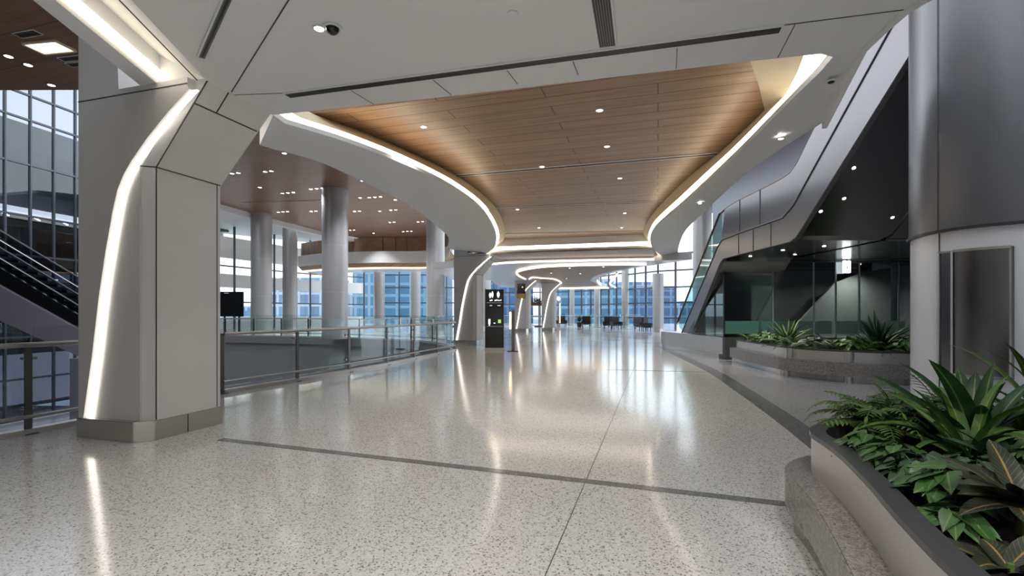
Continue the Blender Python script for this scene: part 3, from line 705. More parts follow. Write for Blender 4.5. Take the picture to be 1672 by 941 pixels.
# ------------------------------------------------------------------ far balcony, white wall with ribbon windows
bal = sm([(-21.2, 48.5), (-17.5, 46.0), (-12.5, 44.6), (-8.2, 44.4), (-5.6, 41.5), (-4.5, 36.0)], 34)
t = thing('balcony', 'curved white balcony front with wood bands and warm cove light across the atrium', 'balcony', tuple(bal[16]))
MB().slab([p + Vector((0, 0, 6.0)) for p in bal], [p + Vector((0, 0, 7.05)) for p in bal], (0, .25, 0)).build('parapet', 'white_gloss', t, True)
MB().slab([p + Vector((.1, .5, 7.05)) for p in bal], [p + Vector((.1, .5, 8.39)) for p in bal], (0, .2, 0)).build('upper_band', 'wood', t, True)
MB().slab([p + Vector((0, .1, 6.0)) for p in bal], [p + Vector((.35, .5, 5.5)) for p in bal], (0, .1, 0)).build('lower_band', 'wood', t, True)
MB().slab([p + Vector((.26, .36, 5.62)) for p in bal], [p + Vector((.33, .46, 5.5)) for p in bal], (0, .02, 0)).build('light_strip', 'led_warm', t, True)
MB().slab([p + Vector((.35, .5, 5.5)) for p in bal], [Vector((p.x * 1.02 + 1, p.y + 4, 5.5)) for p in bal], (0, 0, .2)).build('soffit', 'white_gloss', t, True)

def curtain(idx, label, pts, trans, z0, z1, step, gl='facade_glass', fw=.12, solid=()):
    t = bpy.data.objects.new('window_%d' % idx, None); C.objects.link(t); struct(t); t['label'] = label
    P = [Vector((p[0], p[1], 0)) for p in pts]; L = sum((b - a).length for a, b in zip(P, P[1:])); n = max(2, int(L / step) + 1); D = resample(P, n)
    m = MB()
    for p in D: m.bar(p + Vector((0, 0, z0)), p + Vector((0, 0, z1)), fw, fw * 1.6)
    for z in trans: m.ribbon([p + Vector((0, 0, z)) for p in D], fw * 1.3, fw)
    m.build('window_frame', 'mullion', t)
    g = MB(); g.sheet([p + Vector((0, .02, z0)) for p in D], [p + Vector((0, .02, z1)) for p in D]); g.build('window_glass', gl, t)
    for k, (a, b) in enumerate(solid):
        s = MB(); s.slab([p + Vector((0, 0, a)) for p in D], [p + Vector((0, 0, b)) for p in D], (0, .3, 0)); s.build('spandrel', 'white_gloss', t, True)
    return t
curtain(2, 'white curved wall with ribbon windows beyond the atrium', sm([(-28.0, 35.6), (-25.8, 42), (-22, 52), (-17.5, 58)], 24), (-.2, 2.4, 5.6, 9.8, 11.2), -5, 13.0, 2.2, 'clear_glass', .12, ((-5, 1.0), (3.7, 4.9), (6.3, 8.2), (11.4, 12.6)))
curtain(3, 'tall window wall at right of the hall end', [(22, 37.5), (15.3, 39.6), (12.3, 42), (10.6, 46)], (1.0, 2.3, 3.6, 5.0, 6.4), 0, 8.6, 1.5)
curtain(4, 'window wall behind the right round columns', [(10.6, 46), (9.4, 50.5), (7.6, 54), (5, 56)], (1.0, 2.3, 3.8, 5.2, 6.6), 0, 8.6, 1.5)
curtain(5, 'far window wall at the end of the hall', [(5, 56), (1, 57.5), (-4, 58)], (1.0, 2.4, 3.8, 5.4), 0, 8.6, 1.6)
curtain(6, 'blue window wall under the far balcony', [(-4, 58), (-10.5, 58), (-15.2, 58)], (1.0, 2.6, 4.4, 5.9), 0, 8.6, 1.75, fw=.13)

# outdoors
struct(MB().prism([(-400, 66), (400, 66), (400, 900), (-400, 900)], -12.2, -12).build('ground', 'ground_out'))
tw = [(-60, 150, 26, 24, 22, 'tower_pale', 'low pale tower seen under the far balcony'), (-28, 130, 22, 20, 40, 'tower_teal', 'teal tower left of the hall end windows'), (-4, 150, 20, 22, 52, 'tower_blue', 'blue tower behind the black totem'),
      (22, 140, 20, 20, 21, 'tower_teal', 'low teal block beyond the far windows'), (42, 170, 22, 22, 22, 'tower_blue', 'blue tower behind the second right round column'), (70, 190, 24, 22, 16, 'tower_pale', 'pale low block outside the right window wall'), (74, 150, 20, 16, 20, 'tower_blue', 'blue tower outside the window wall by the stair'),
      (106, 180, 20, 20, 50, 'tower_blue', 'tall blue tower behind the stair'), (-86, 170, 18, 20, 14, 'tower_pale', 'pale low block outside the white curved wall')]
for x, y, w, d, h, mt, lab in tw:
    tt = thing('tower_building', lab, 'building', (x, y, -12))
    MB().box((x, y, -12 + h / 2), (w, d, h)).build('body', mt, tt); MB().box((x, y, -12 + h + .8), (w * .6, d * .6, 1.6)).build('roof_plant', 'tower_pale', tt)

# ------------------------------------------------------------------ stair on the right
XS, XI = 6.5, 8.7
t = thing('staircase', 'metal-clad staircase with a mid landing climbing along the right side', 'staircase', (XS, 15, 0))
bot = [(17.75, .72), (15.3, 3.05), (15.05, 3.15), (11.45, 3.15), (11.2, 3.22), (7.9, 5.79)]
top = [(18.75, .72), (15.5, 3.55), (15.15, 3.73), (14.05, 3.76), (11.75, 3.77), (11.3, 3.98), (7.9, 6.78)]
bs = [(p[0], p[1]) for p in bot]; ts = [(p[0], p[1]) for p in top]
m = MB(); ring = ts + bs[::-1]
m.loft([(XS, y, z) for y, z in ring], [(XS + .12, y, z) for y, z in ring]); m.build('stringer', 'stair_metal', t, bevel=.01)
m = MB(); ring2 = ts + [(y, z + .09) for y, z in bs[::-1]]; m.loft([(XI - .12, y, z) for y, z in ring2], [(XI, y, z) for y, z in ring2]); m.build('stringer', 'stair_metal', t)
m = MB(); bz = [(y, z + .03) for y, z in bs]
m.slab([Vector((XS + .12, y, z)) for y, z in bz], [Vector((XI - .12, y, z)) for y, z in bz], (0, .02, .05)); m.slab([Vector((XI, y, z)) for y, z in bz[-3:]], [Vector((11.0, y, z)) for y, z in bz[-3:]], (0, .02, .05)); m.build('underside', 'dark_mirror', t)
hr = [(19.4, 1.02), (19.2, 1.30), (15.75, 4.38), (15.4, 4.60), (14.8, 4.70), (14.05, 4.73), (11.75, 4.75), (11.2, 4.95), (10.75, 5.35), (7.9, 7.77)]
hs = [tuple(p) for p in catmull([(a, b, 0) for a, b in hr], 50)]
# solid parapet on landing and upper flight
pu = [p for p in hs if p[0] < 15.3]; lo_ = [(15.3, 3.64), (15.15, 3.73), (14.05, 3.76), (11.75, 3.77), (11.3, 3.98), (7.9, 6.78)]
ring = [(p[0], p[1]) for p in pu] + lo_[::-1]
m = MB(); m.loft([(XS + .03, y, z) for y, z in ring], [(XS + .09, y, z) for y, z in ring]); m.build('parapet', 'stair_metal', t)
gl = [p for p in hs if p[0] >= 15.3]; ring = [(p[0], p[1] - .02) for p in gl] + [(15.3, 3.66), (15.5, 3.56), (18.75, .74)]
m = MB(); m.loft([(XS + .05, y, z) for y, z in ring], [(XS + .07, y, z) for y, z in ring]); m.build('balustrade_glass', 'green_glass', t)
MB().tube([(XS + .06, p[0], p[1]) for p in hs], .035, 10).build('handrail', 'bronze', t, True)
m = MB(); m.tube([(XS + .0, y, z) for y, z in ts], .022, 8); m.build('trim', 'dark_frame', t, True)
for y in (14.05, 12.9): MB().bar((XS + .024, y, 3.77), (XS + .024, y, 4.72), .012, .025).build('panel_joint', 'seam', t)
for y in (14.05, 13.2, 12.3): MB().bar((XS - .006, y, 3.16), (XS - .006, y, 3.74), .012, .012).build('panel_joint', 'seam', t)
st = MB()
for i in range(17):
    y = 18.4 - i * .18; st.box(((XS + XI) / 2, y, .84 + i * .165), (XI - XS - .26, .24, .16))
for i in range(20):
    y = 11.3 - i * .16; st.box(((XS + XI) / 2, y, 3.78 + i * .165), (XI - XS - .26, .26, .16))
st.box(((XS + XI) / 2, 13.3, 3.7), (XI - XS - .26, 3.9, .12)); st.build('steps', 'stainless_soft', t)
# recessed lights in the underside
ul = [(1394, 274), (1378, 324), (1340, 345), (1457, 355), ]
for i, (x, y) in enumerate(ul):
    # solve on the inclined underside
    r = ((x - CX) / F, (HY - y) / F); k = (5.79 - 3.22) / (11.2 - 7.9)
    Y = (3.22 + .03 - EYE + k * 11.2) / (r[1] + k); X = r[0] * Y; z = EYE + r[1] * Y
    tt = thing('downlight', 'small light set in the dark underside of the stair, %s' % ('highest', 'upper middle one', 'left one', 'rightmost')[i], 'ceiling light', (X, Y, z), 'stair underside lights')
    nn = Vector((0, -k, -1)).normalized(); Rm = nn.to_track_quat('-Z', 'Y').to_matrix()
    for nm, prof, mt in (('bezel', [(.045, .01), (.045, -.006), (.036, -.008)], 'stainless'), ('lens', [(.034, .01), (.034, -.010), (.02, -.011)], 'cool_light')):
        mm = MB(); mm.lathe((0, 0, 0), prof, 14); mm.v = [tuple(Rm @ Vector(p) + Vector((X, Y, z))) for p in mm.v]; mm.build(nm, mt, tt)
# downlights under the landing
for i, (X, Y) in enumerate(((7.1, 14.6), (7.3, 13.2), (7.9, 12.4), (8.2, 14.2))):
    p = (X, Y); tt = thing('downlight', 'small downlight under the stair landing, %s' % ('above the planter end', 'above the rosette plant', 'above the dark spiky plant', 'next to the lit arrow sign')[i], 'ceiling light', (X, Y, 3.18), 'landing downlights')
    MB().lathe((X, Y, 3.178), [(.06, 0), (.06, -.01), (.045, -.012)], 14).build('bezel', 'stainless', tt); MB().lathe((X, Y, 3.178), [(.042, 0), (.042, -.013), (.02, -.014)], 14).build('lens', 'downlight', tt)
    spot((X, Y, 3.14), 48, 2.3)
# plinth of the stair
pp = [on(1085, 570), on(1180, 587), (7.05, 15.55), (8.7, 15.9), (8.7, 20.4), (6.2, 20.4)]
t = thing('stair_plinth', 'low stainless plinth under the foot of the staircase', 'plinth', (*on(1085, 570), 0))
def inset_poly(P, d):
    c = Vector((sum(p[0] for p in P) / len(P), sum(p[1] for p in P) / len(P)))
    out = []; n = len(P)
    area = sum(P[i][0]*P[(i+1)%n][1] - P[(i+1)%n][0]*P[i][1] for i in range(n)); sg = 1 if area > 0 else -1
    for i in range(n):
        a, b, e = Vector(P[i-1][:2]), Vector(P[i][:2]), Vector(P[(i+1) % n][:2])
        n1 = Vector((-(b-a).y, (b-a).x)).normalized() * sg; n2 = Vector((-(e-b).y, (e-b).x)).normalized() * sg
        k = (n1 + n2); k = k / max(.35, k.length_squared) * 2
        out.append((b.x + k.x * d, b.y + k.y * d))
    return out
MB().prism(pp, .15, .70).build('cladding', 'plinth_steel', t, bevel=.012); MB().prism(inset_poly(pp, .03), 0, .155).build('kick_plate', 'kick', t)
# glass enclosure under the stair
t = thing('glass_enclosure', 'dark glass enclosure under the stair landing behind the planter', 'glass enclosure', (9, 15.7, .7))
YG = 15.62
for i, (xa, xb, gm) in enumerate(((6.76, 8.28, 'green_glass'), (8.34, 9.6, 'dark_glass'), (9.64, 10.3, 'dark_glass'), (10.34, 11.05, 'dark_glass'), (11.1, 12.3, 'dark_glass'), (12.35, 13.2, 'dark_glass'))):
    MB().box(((xa + xb) / 2, YG, 1.93 if i else 1.70), (xb - xa, .02, 2.42 if i else 1.96)).build('glass_panel', gm, t)
for x in (8.31, 9.62, 10.32, 11.07, 12.32):
    MB().box((x, YG, 1.9), (.035, .05, 2.5)).build('mullion', 'glass_edge', t)
m = MB(); m.slab([Vector((6.74, 15.62, .71)), Vector((6.42, 18.6, .71))], [Vector((6.74, 15.62, 2.9)), Vector((6.42, 18.0, .72))], (.015, 0, 0)); m.build('side_glass', 'green_glass', t)
MB().bar((6.75, YG, .7), (6.75, YG, 3.12), .03, .03).build('corner_post', 'dark_frame', t)
MB().bar((6.76, YG, 3.12), (13.4, YG, 3.12), .06, .06).build('transom', 'dark_frame', t)
for i, (xa, xb) in enumerate(((7.0, 8.1), (8.2, 9.3), (9.4, 10.5), (10.6, 11.7), (11.8, 12.9))):
    MB().box(((xa + xb) / 2, 16.1, 1.0), (xb - xa, .02, .42)).build('low_panel', 'mint', t)
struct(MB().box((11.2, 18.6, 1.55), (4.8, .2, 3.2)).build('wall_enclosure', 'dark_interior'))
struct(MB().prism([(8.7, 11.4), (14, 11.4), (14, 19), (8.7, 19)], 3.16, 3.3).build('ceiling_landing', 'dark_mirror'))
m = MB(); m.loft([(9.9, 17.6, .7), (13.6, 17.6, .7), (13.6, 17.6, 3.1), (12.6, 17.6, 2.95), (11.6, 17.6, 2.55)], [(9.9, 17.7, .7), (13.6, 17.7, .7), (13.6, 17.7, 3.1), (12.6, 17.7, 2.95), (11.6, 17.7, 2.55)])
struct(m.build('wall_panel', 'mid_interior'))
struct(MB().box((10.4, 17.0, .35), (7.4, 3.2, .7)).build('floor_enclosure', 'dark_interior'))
for i, (X, Y) in enumerate(((12.0, 16.9), (9.2, 17.2))):  # fill lamps, added to brighten the dark enclosure behind the glass
    tt = thing('downlight', 'small added fill light inside the glass enclosure, ' + ('over the grey panel' if i == 0 else 'behind the rosette plant'), 'ceiling light', (X, Y, 3.16), 'enclosure fill lights')
    MB().lathe((X, Y, 3.158), [(.06, 0), (.06, -.01), (.045, -.012)], 14).build('bezel', 'stainless', tt); MB().lathe((X, Y, 3.158), [(.042, 0), (.042, -.013), (.02, -.014)], 14).build('lens', 'downlight', tt)
    spot((X, Y, 3.12), 260 if i == 0 else 220, 2.6)
# lit arrow sign
t = thing('arrow_sign', 'small lit white sign with a down arrow under the stair landing', 'sign', (10.55, 15.45, 2.9))
sg = MB().box((10.55, 15.45, 2.93), (.24, .05, .38)).build('panel', 'sign_white', t, bevel=.01)
m = MB(); m.box((10.55, 15.42, 2.98), (.02, .006, .12)); m.add([(10.51, 15.418, 2.92), (10.59, 15.418, 2.92), (10.55, 15.418, 2.86)], [(0, 1, 2)]); m.build('arrow', 'black', sg)
MB().bar((10.55, 15.45, 3.11), (10.55, 15.45, 3.165), .03, .03).build('hanger', 'stainless', t)
# upper storey wall, roof and the dark region above
struct(MB().box((11.2, 19, 6.0), (.3, 16, 5.6)).build('wall_upper', 'bluegrey'))
struct(MB().prism([(4.3, -6), (26, -6), (26, 40), (10.0, 40), (6.2, 26), (5.2, 10)], 9.6, 9.8).build('ceiling_upper', 'mid_interior'))
m = MB(); m.ribbon([(*p, ZC + .25) for p in [on(1346, 207, ZC), on(1410, 80, ZC), on(1450, 42, ZC), on(1483, 14, ZC), (3.62, 3.4), (4.0, 1.0)]], .06, .55); struct(m.build('trim_32', 'white_ceiling'))
for i, (x, y) in enumerate(((1275, 226), (1143, 332))):
    downlight(x, y, 4.14, ('small downlight in the right white soffit arm near the stair' if i == 0 else 'tiny downlight in the right soffit arm farther along'), .035, 12)

# ------------------------------------------------------------------ drum wall on the right
dp = [(8.6, 7.75), (7.4, 7.62), (6.35, 7.42), (5.86, 7.2), (5.66, 6.86), (5.54, 6.5), (5.57, 6.14), (5.77, 5.8), (6.15, 5.52), (6.8, 5.2), (7.75, 4.97), (9.6, 4.75)]
D = sm(dp, 48)
struct(MB().slab([p + Vector((.0, 0, 0)) for p in D], [p + Vector((0, 0, 2.53)) for p in D], (.3, .1, 0)).build('wall_drum_lower', 'drum_light', smooth=True))
struct(MB().slab([p + Vector((-.05, -.03, 2.55)) for p in D], [p + Vector((-.05, -.03, 9.6)) for p in D], (.3, .1, 0)).build('wall_drum_upper', 'drum_metal', smooth=True))
m = MB(); m.ribbon([p + Vector((-.03, -.02, 2.54)) for p in D], .07, .03); struct(m.build('trim_33', 'dark_frame', smooth=True))
def drum_pt(px):
    best = min(D[12:], key=lambda p: abs(CX + F * p.x / p.y - px)); return best
m = MB()
for x in (1536,): 
    p = drum_pt(x); m.bar(p + Vector((-.004, -.004, 0)), p + Vector((-.004, -.004, 2.52)), .010, .010)
m.bar(p + Vector((-.056, -.036, 2.56)), p + Vector((-.056, -.036, 9.5)), .005, .006)
struct(m.build('trim_34', 'seam'))
def niche(xa, xb, label, fw):
    a = drum_pt(xa); b = drum_pt(xb); i0, i1 = sorted((D.index(a), D.index(b)))
    seg = D[i0:i1+1]
    t = thing('display_case', label, 'display case', tuple(seg[0]))
    o = Vector((-.02, -.015, 0))
    MB().slab([p + o + Vector((0, 0, .73)) for p in seg], [p + o + Vector((0, 0, 2.255)) for p in seg], (.03, .01, 0)).build('panel', 'dark_mirror', t, True)
    f = MB(); o = Vector((-.03, -.02, 0))
    f.bar(seg[0] + o + Vector((0, 0, .715)), seg[0] + o + Vector((0, 0, 2.27)), fw, .03); f.bar(seg[-1] + o + Vector((0, 0, .715)), seg[-1] + o + Vector((0, 0, 2.27)), fw, .03)
    f.ribbon([p + o + Vector((0, 0, 2.265)) for p in seg], .03, fw); f.ribbon([p + o + Vector((0, 0, .72)) for p in seg], .03, fw)
    f.build('frame', 'stainless', t, True); return t
niche(1565, 1653, 'steel-framed dark glass panel on the drum wall behind the near planter', .032)
niche(1540, 1559, 'narrow mirror panel left of the framed dark panel on the drum wall', .018)

# ------------------------------------------------------------------ planters
def planter(label, ledge, soil_z=.60, rim_in=.16, kick_in=.05, lz=.43):
    cx = sum(p[0] for p in ledge) / len(ledge); cy = sum(p[1] for p in ledge) / len(ledge)
    t = thing('planter', label, 'planter', (ledge[0][0], ledge[0][1], 0))
    MB().prism(inset_poly(ledge, kick_in), 0, .15).build('kick_plate', 'kick', t)
    MB().prism(ledge, .14, lz).build('granite_ledge', 'granite', t, bevel=.008)
    wall = inset_poly(ledge, rim_in); inn = inset_poly(ledge, rim_in + .085)
    m = MB(); n = len(wall)
    m.add([(*p, lz - .005) for p in wall] + [(*p, .655) for p in wall], [(i, (i+1) % n, n + (i+1) % n, n + i) for i in range(n)])
    m.build('steel_band', 'stainless_soft', t, True)
    r = MB(); ro = inset_poly(ledge, rim_in - .012)
    r.add([(*p, .655) for p in ro] + [(*p, .685) for p in ro] + [(*p, .685) for p in inn] + [(*p, .58) for p in inn],
          [(k*n + i, k*n + (i+1) % n, (k+1)*n + (i+1) % n, (k+1)*n + i) for k in range(3) for i in range(n)] + [(i, (i+1) % n, 3*n + (i+1) % n, 3*n + i) for i in range(n)])
    r.build('rim', 'rim_dark', t)
    s = MB(); s.prism(inset_poly(ledge, rim_in + .03), soil_z - .12, soil_z); s.build('soil', 'soil', t); return t
def closed_smooth(curve, tail): return [(p[0], p[1]) for p in catmull([(a, b, 0) for a, b in curve], 36)] + tail
pl1 = closed_smooth([(.98, .2), (1.05, .8), (1.22, 1.5), (1.40, 2.0), (1.57, 2.4), (1.74, 2.85), (1.82, 3.12), (1.90, 3.42), (2.12, 3.68), (2.5, 3.84), (3.2, 3.98), (4.4, 4.15)], [(5.2, 4.2), (5.2, .2)])
planter('long steel and granite planter full of leafy plants in the near right corner', pl1, lz=.40)
pl2 = closed_smooth([(6.62, 14.9), (6.48, 13.9), (6.40, 12.9), (6.36, 12.0), (6.40, 11.45), (6.62, 10.85), (7.0, 10.38), (7.5, 10.05), (8.2, 9.92), (9.2, 9.9)], [(9.2, 14.9)])
planter('steel and granite planter under the stair landing', pl2)
# steel clips on the planter below the stair
for i, (x, lab) in enumerate(((1282, 'left'), (1378, 'right'))):
    p = min(pl2[:36], key=lambda q: abs(CX + F * q[0] / q[1] - x)); q = inset_poly(pl2, .15)[pl2.index(p)]; q2 = inset_poly(pl2, .04)[pl2.index(p)]
    tt = thing('corner_clip', lab + ' polished steel joint cover on the planter under the stair', 'joint cover', (*p, 0))
    MB().lathe((*q, 0), [(.09, .43), (.09, .655)], 20).build('upper_cover', 'stainless', tt, True); MB().lathe((*q2, 0), [(.08, 0), (.08, .14)], 20).build('lower_cover', 'stainless', tt, True)

# ------------------------------------------------------------------ plants
def leaf(m, base, az, el, length, width, droop, segs=7, shape='strap', fold=.25, twist=0.0):
    """one arching leaf, three vertices across, with uv"""
    p = Vector(base); ang = el; step = length / segs
    vs = []; uv = []
    for i in range(segs + 1):
        t = i / segs
        if shape == 'strap': w = width * min(1, .45 + t * 2.2) * (1 - max(0, (t - .45) / .55) ** 2.0)
        elif shape == 'oval': w = width * math.sin(PI * min(1, (.06 + .94 * t))) ** .75
        else: w = width * (1 - t) ** .8 * min(1, .3 + 4*t)
        w = max(w, width * .02)
        d = Vector((math.cos(az) * math.cos(ang), math.sin(az) * math.cos(ang), math.sin(ang)))
        s = Vector((-math.sin(az), math.cos(az), 0)); up = s.cross(d) * -1
        tw = twist * t; s2 = s * math.cos(tw) + up * math.sin(tw)
        vs += [p + s2 * w/2 + up * w * fold, p, p - s2 * w/2 + up * w * fold]
        uv += [(0, t), (.5, t), (1, t)]
        p = p + d * step; ang -= droop / segs * (.5 + t)
    fs = []
    for i in range(segs):
        for k in (0, 1): fs.append((3*i+k, 3*i+k+1, 3*i+k+4, 3*i+k+3))
    m.add(vs, fs, uv); return p
def plant(name, label, cat, loc, group=None): return thing(name, label, cat, loc, group)
def strap_plant(loc, n, length, width, label, mt='leaf_strap', name='strap_leaf_plant', el=(.7, 1.4), droop=(.8, 1.9), shape='strap', seed=1, fold=.22, group=None, cat='plant', lv=.3):
    rd = random.Random(seed); t = plant(name, label, cat, loc, group); m = MB()
    for i in range(n):
        az = 2.399 * i + rd.uniform(-.3, .3); u = i / n
        e = el[1] - (el[1] - el[0]) * u ** .8 + rd.uniform(-.1, .1)
        leaf(m, Vector(loc) + Vector((rd.uniform(-.03, .03), rd.uniform(-.03, .03), 0)), az, e, length * rd.uniform(1 - lv, 1.0 + lv*.3), width * rd.uniform(.75, 1.1), rd.uniform(*droop), 9, shape, fold, rd.uniform(-.4, .4))
    m.build('foliage', mt, t, True)
    s = MB(); s.tube([Vector(loc) - Vector((0, 0, .12)), Vector(loc) + Vector((0, 0, .03))], [.022, .012], 8); s.build('stem', 'stem', t, True); return t
def fern(loc, n, length, label, seed=1, mt='leaf_fern', group=None, pw=.11, cat='fern'):
    rd = random.Random(seed); t = plant('fern', label, cat, loc, group); m = MB(); s = MB()
    for i in range(n):
        az = 2.399 * i + rd.uniform(-.3, .3); el = rd.uniform(.5, 1.35); L = length * rd.uniform(.65, 1.1); dr = rd.uniform(1.0, 2.0)
        p = Vector(loc); ang = el; path = [p.copy()]; k = 16
        for j in range(k):
            d = Vector((math.cos(az) * math.cos(ang), math.sin(az) * math.cos(ang), math.sin(ang))); p = p + d * L / k; path.append(p.copy()); ang -= dr / k * (.4 + 1.2 * j / k)
            if j > 2:
                tt = j / k; ln = pw * (math.sin(PI * min(1, .12 + tt * .9)) ** .6) * rd.uniform(.85, 1.1)
                for sd in (-1, 1): leaf(m, p, az + sd * 1.15, ang * .4 - .1, ln, ln * .34, .7, 3, 'oval', .1)
        leaf(m, p, az, ang, pw * .6, pw * .2, .3, 3, 'oval', .1)
        s.tube(path, [.004] * len(path), 4)
    m.build('foliage', mt, t, True); s.build('stem', 'stem', t); return t
ARROW = [(0, -.02, 0), (.16, -.34, .02), (.40, -.30, .05), (.44, .0, .06), (.36, .28, .05), (.18, .66, .02), (0, 1.0, -.05)]
def arrow_leaf(m, base, az, tilt, size, roll=0):
    """heart-to-arrow shaped blade"""
    R = Matrix.Rotation(az - PI/2, 3, 'Z') @ Matrix.Rotation(tilt, 3, 'X') @ Matrix.Rotation(roll, 3, 'Y')
    vs = []; uv = []
    for x, y, z in ARROW: vs += [R @ Vector((-x, y, z)) * size + Vector(base), R @ Vector((0, y if x else y, z - .06)) * size + Vector(base), R @ Vector((x, y, z)) * size + Vector(base)]; uv += [(.5 - x, (y + .34) / 1.4), (.5, (y + .34) / 1.4), (.5 + x, (y + .34) / 1.4)]
    fs = []
    for i in range(len(ARROW) - 1):
        for k in (0, 1): fs.append((3*i+k, 3*i+k+1, 3*i+k+4, 3*i+k+3))
    m.add(vs, fs, uv)
def arrow_plant(loc, n, size, spread, height, label, seed=1, mt='leaf_arrow', group=None, cat='plant'):
    rd = random.Random(seed); t = plant('arrowhead_plant', label, cat, loc, group); m = MB(); s = MB(); b = Vector(loc)
    for i in range(n):
        az = 2.399 * i + rd.uniform(-.4, .4); r = spread * math.sqrt((i + .5) / n); h = height * (1 - .55 * (i / n)) * rd.uniform(.75, 1.1)
        tip = b + Vector((math.cos(az) * r, math.sin(az) * r, h))
        s.tube([b + Vector((math.cos(az) * .02, math.sin(az) * .02, -.03)), b.lerp(tip, .55) + Vector((0, 0, h * .25)), tip], .0035, 4)
        arrow_leaf(m, tip, az, rd.uniform(-.75, -.1), size * rd.uniform(.75, 1.15), rd.uniform(-.4, .4))
    m.build('foliage', mt, t, True); s.build('stem', 'stem', t); return t

SZ = .60
def sp1(px, py): return (*on(px, py, SZ), SZ)
# near planter
strap_plant(sp1(1592, 742), 15, .66, .125, 'large plant with broad upright dark green leaves in the middle of near planter', 'leaf_broad', 'birds_nest_fern', (.75, 1.5), (.2, .8), 'oval', 11, .16)
strap_plant(sp1(1578, 755), 15, .66, .075, 'plant with long yellow-green strap leaves in front of the broad-leaved plant', 'leaf_light', 'spider_plant', (.35, 1.35), (.6, 1.6), 'strap', 23, .25)
fern(sp1(1440, 712), 44, .52, 'feathery green fern at the left end of the near planter', 5)
fern(sp1(1492, 708), 40, .52, 'feathery green fern right behind the end of the near planter', 6)
strap_plant(sp1(1470, 700), 26, .52, .026, 'grassy plant with thin arching leaves between the ferns of near planter', 'leaf_light', 'grass_plant', (.4, 1.35), (.8, 2.0), 'taper', 8, .2)
fern(sp1(1540, 700), 28, .52, 'dark green fern behind the broad-leaved plant in the near planter', 9, 'leaf_strap')
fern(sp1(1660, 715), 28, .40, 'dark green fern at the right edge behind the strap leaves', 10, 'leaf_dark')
strap_plant(sp1(1715, 720), 18, .85, .06, 'tall plant with arching leaves entering at the right edge of near planter', 'leaf_strap', 'strap_leaf_plant', (.6, 1.45), (.8, 1.7), 'strap', 31, .2)
strap_plant(sp1(1640, 770), 16, .38, .07, 'low dark leafy rosette beneath the right strap leaves', 'leaf_grey', 'rosette_plant', (.3, 1.2), (.6, 1.3), 'oval', 33, .15)
arrow_plant(sp1(1420, 752), 40, 0.078, .17, .17, 'arrowhead plant with pale green leaves below the end fern', 1)
arrow_plant(sp1(1462, 775), 40, 0.086, .18, .17, 'arrowhead plant beside the inner rim below the ferns', 2)
arrow_plant(sp1(1500, 800), 35, 0.098, .17, .18, 'arrowhead plant with grey-green leaves left of the reddish plant', 3, 'leaf_grey')
arrow_plant(sp1(1545, 836), 32, 0.105, .16, .19, 'arrowhead plant with large bright leaves beside the dark croton', 4)
arrow_plant(sp1(1520, 812), 27, 0.090, .15, .16, 'small arrowhead plant near the dark rim in the middle of near planter', 14)
arrow_plant(sp1(1560, 872), 18, 0.090, .10, .10, 'lowest bright arrowhead plant by the near rim', 15)
arrow_plant(sp1(1590, 800), 32, 0.094, .17, .17, 'arrowhead plant under the long strap leaves', 16, 'leaf_grey')
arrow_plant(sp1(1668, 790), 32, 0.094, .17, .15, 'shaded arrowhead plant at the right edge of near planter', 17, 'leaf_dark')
strap_plant(sp1(1536, 790), 12, .24, .09, 'dark red-veined cordyline below the long strap leaves', 'leaf_red', 'red_cordyline', (.2, 1.1), (.3, .9), 'oval', 41, .14)
strap_plant((*sp1(1668, 872)[:2], SZ + .12), 30, .32, .105, 'dark croton with yellow-veined leaves in the bottom right corner', 'leaf_croton', 'croton_plant', (.0, .85), (.4, 1.0), 'oval', 52, .12)
strap_plant(sp1(1650, 935), 12, .22, .09, 'smaller dark croton at the very bottom of near planter', 'leaf_croton', 'croton_plant', (.05, .7), (.3, 1.0), 'oval', 53, .12)
for i, (X, Y, k) in enumerate(((3.5, 3.3, 0), (4.3, 3.4, 1), (2.9, 2.3, 1), (3.7, 2.3, 0), (4.6, 2.4, 0), (2.5, 1.5, 1))):
    lab = ('leafy fern' if k else 'leafy strap plant') + ' beyond the right edge of view in near planter, ' + ('back left', 'back right', 'front left', 'middle', 'far right', 'frontmost')[i]
    if k: fern((X, Y, SZ), 26, .5, lab, 200 + i)
    else: strap_plant((X, Y, SZ), 16, .6, .08, lab, 'leaf_strap', 'strap_leaf_plant', (.4, 1.4), (.5, 1.4), 'strap', 200 + i, .2)
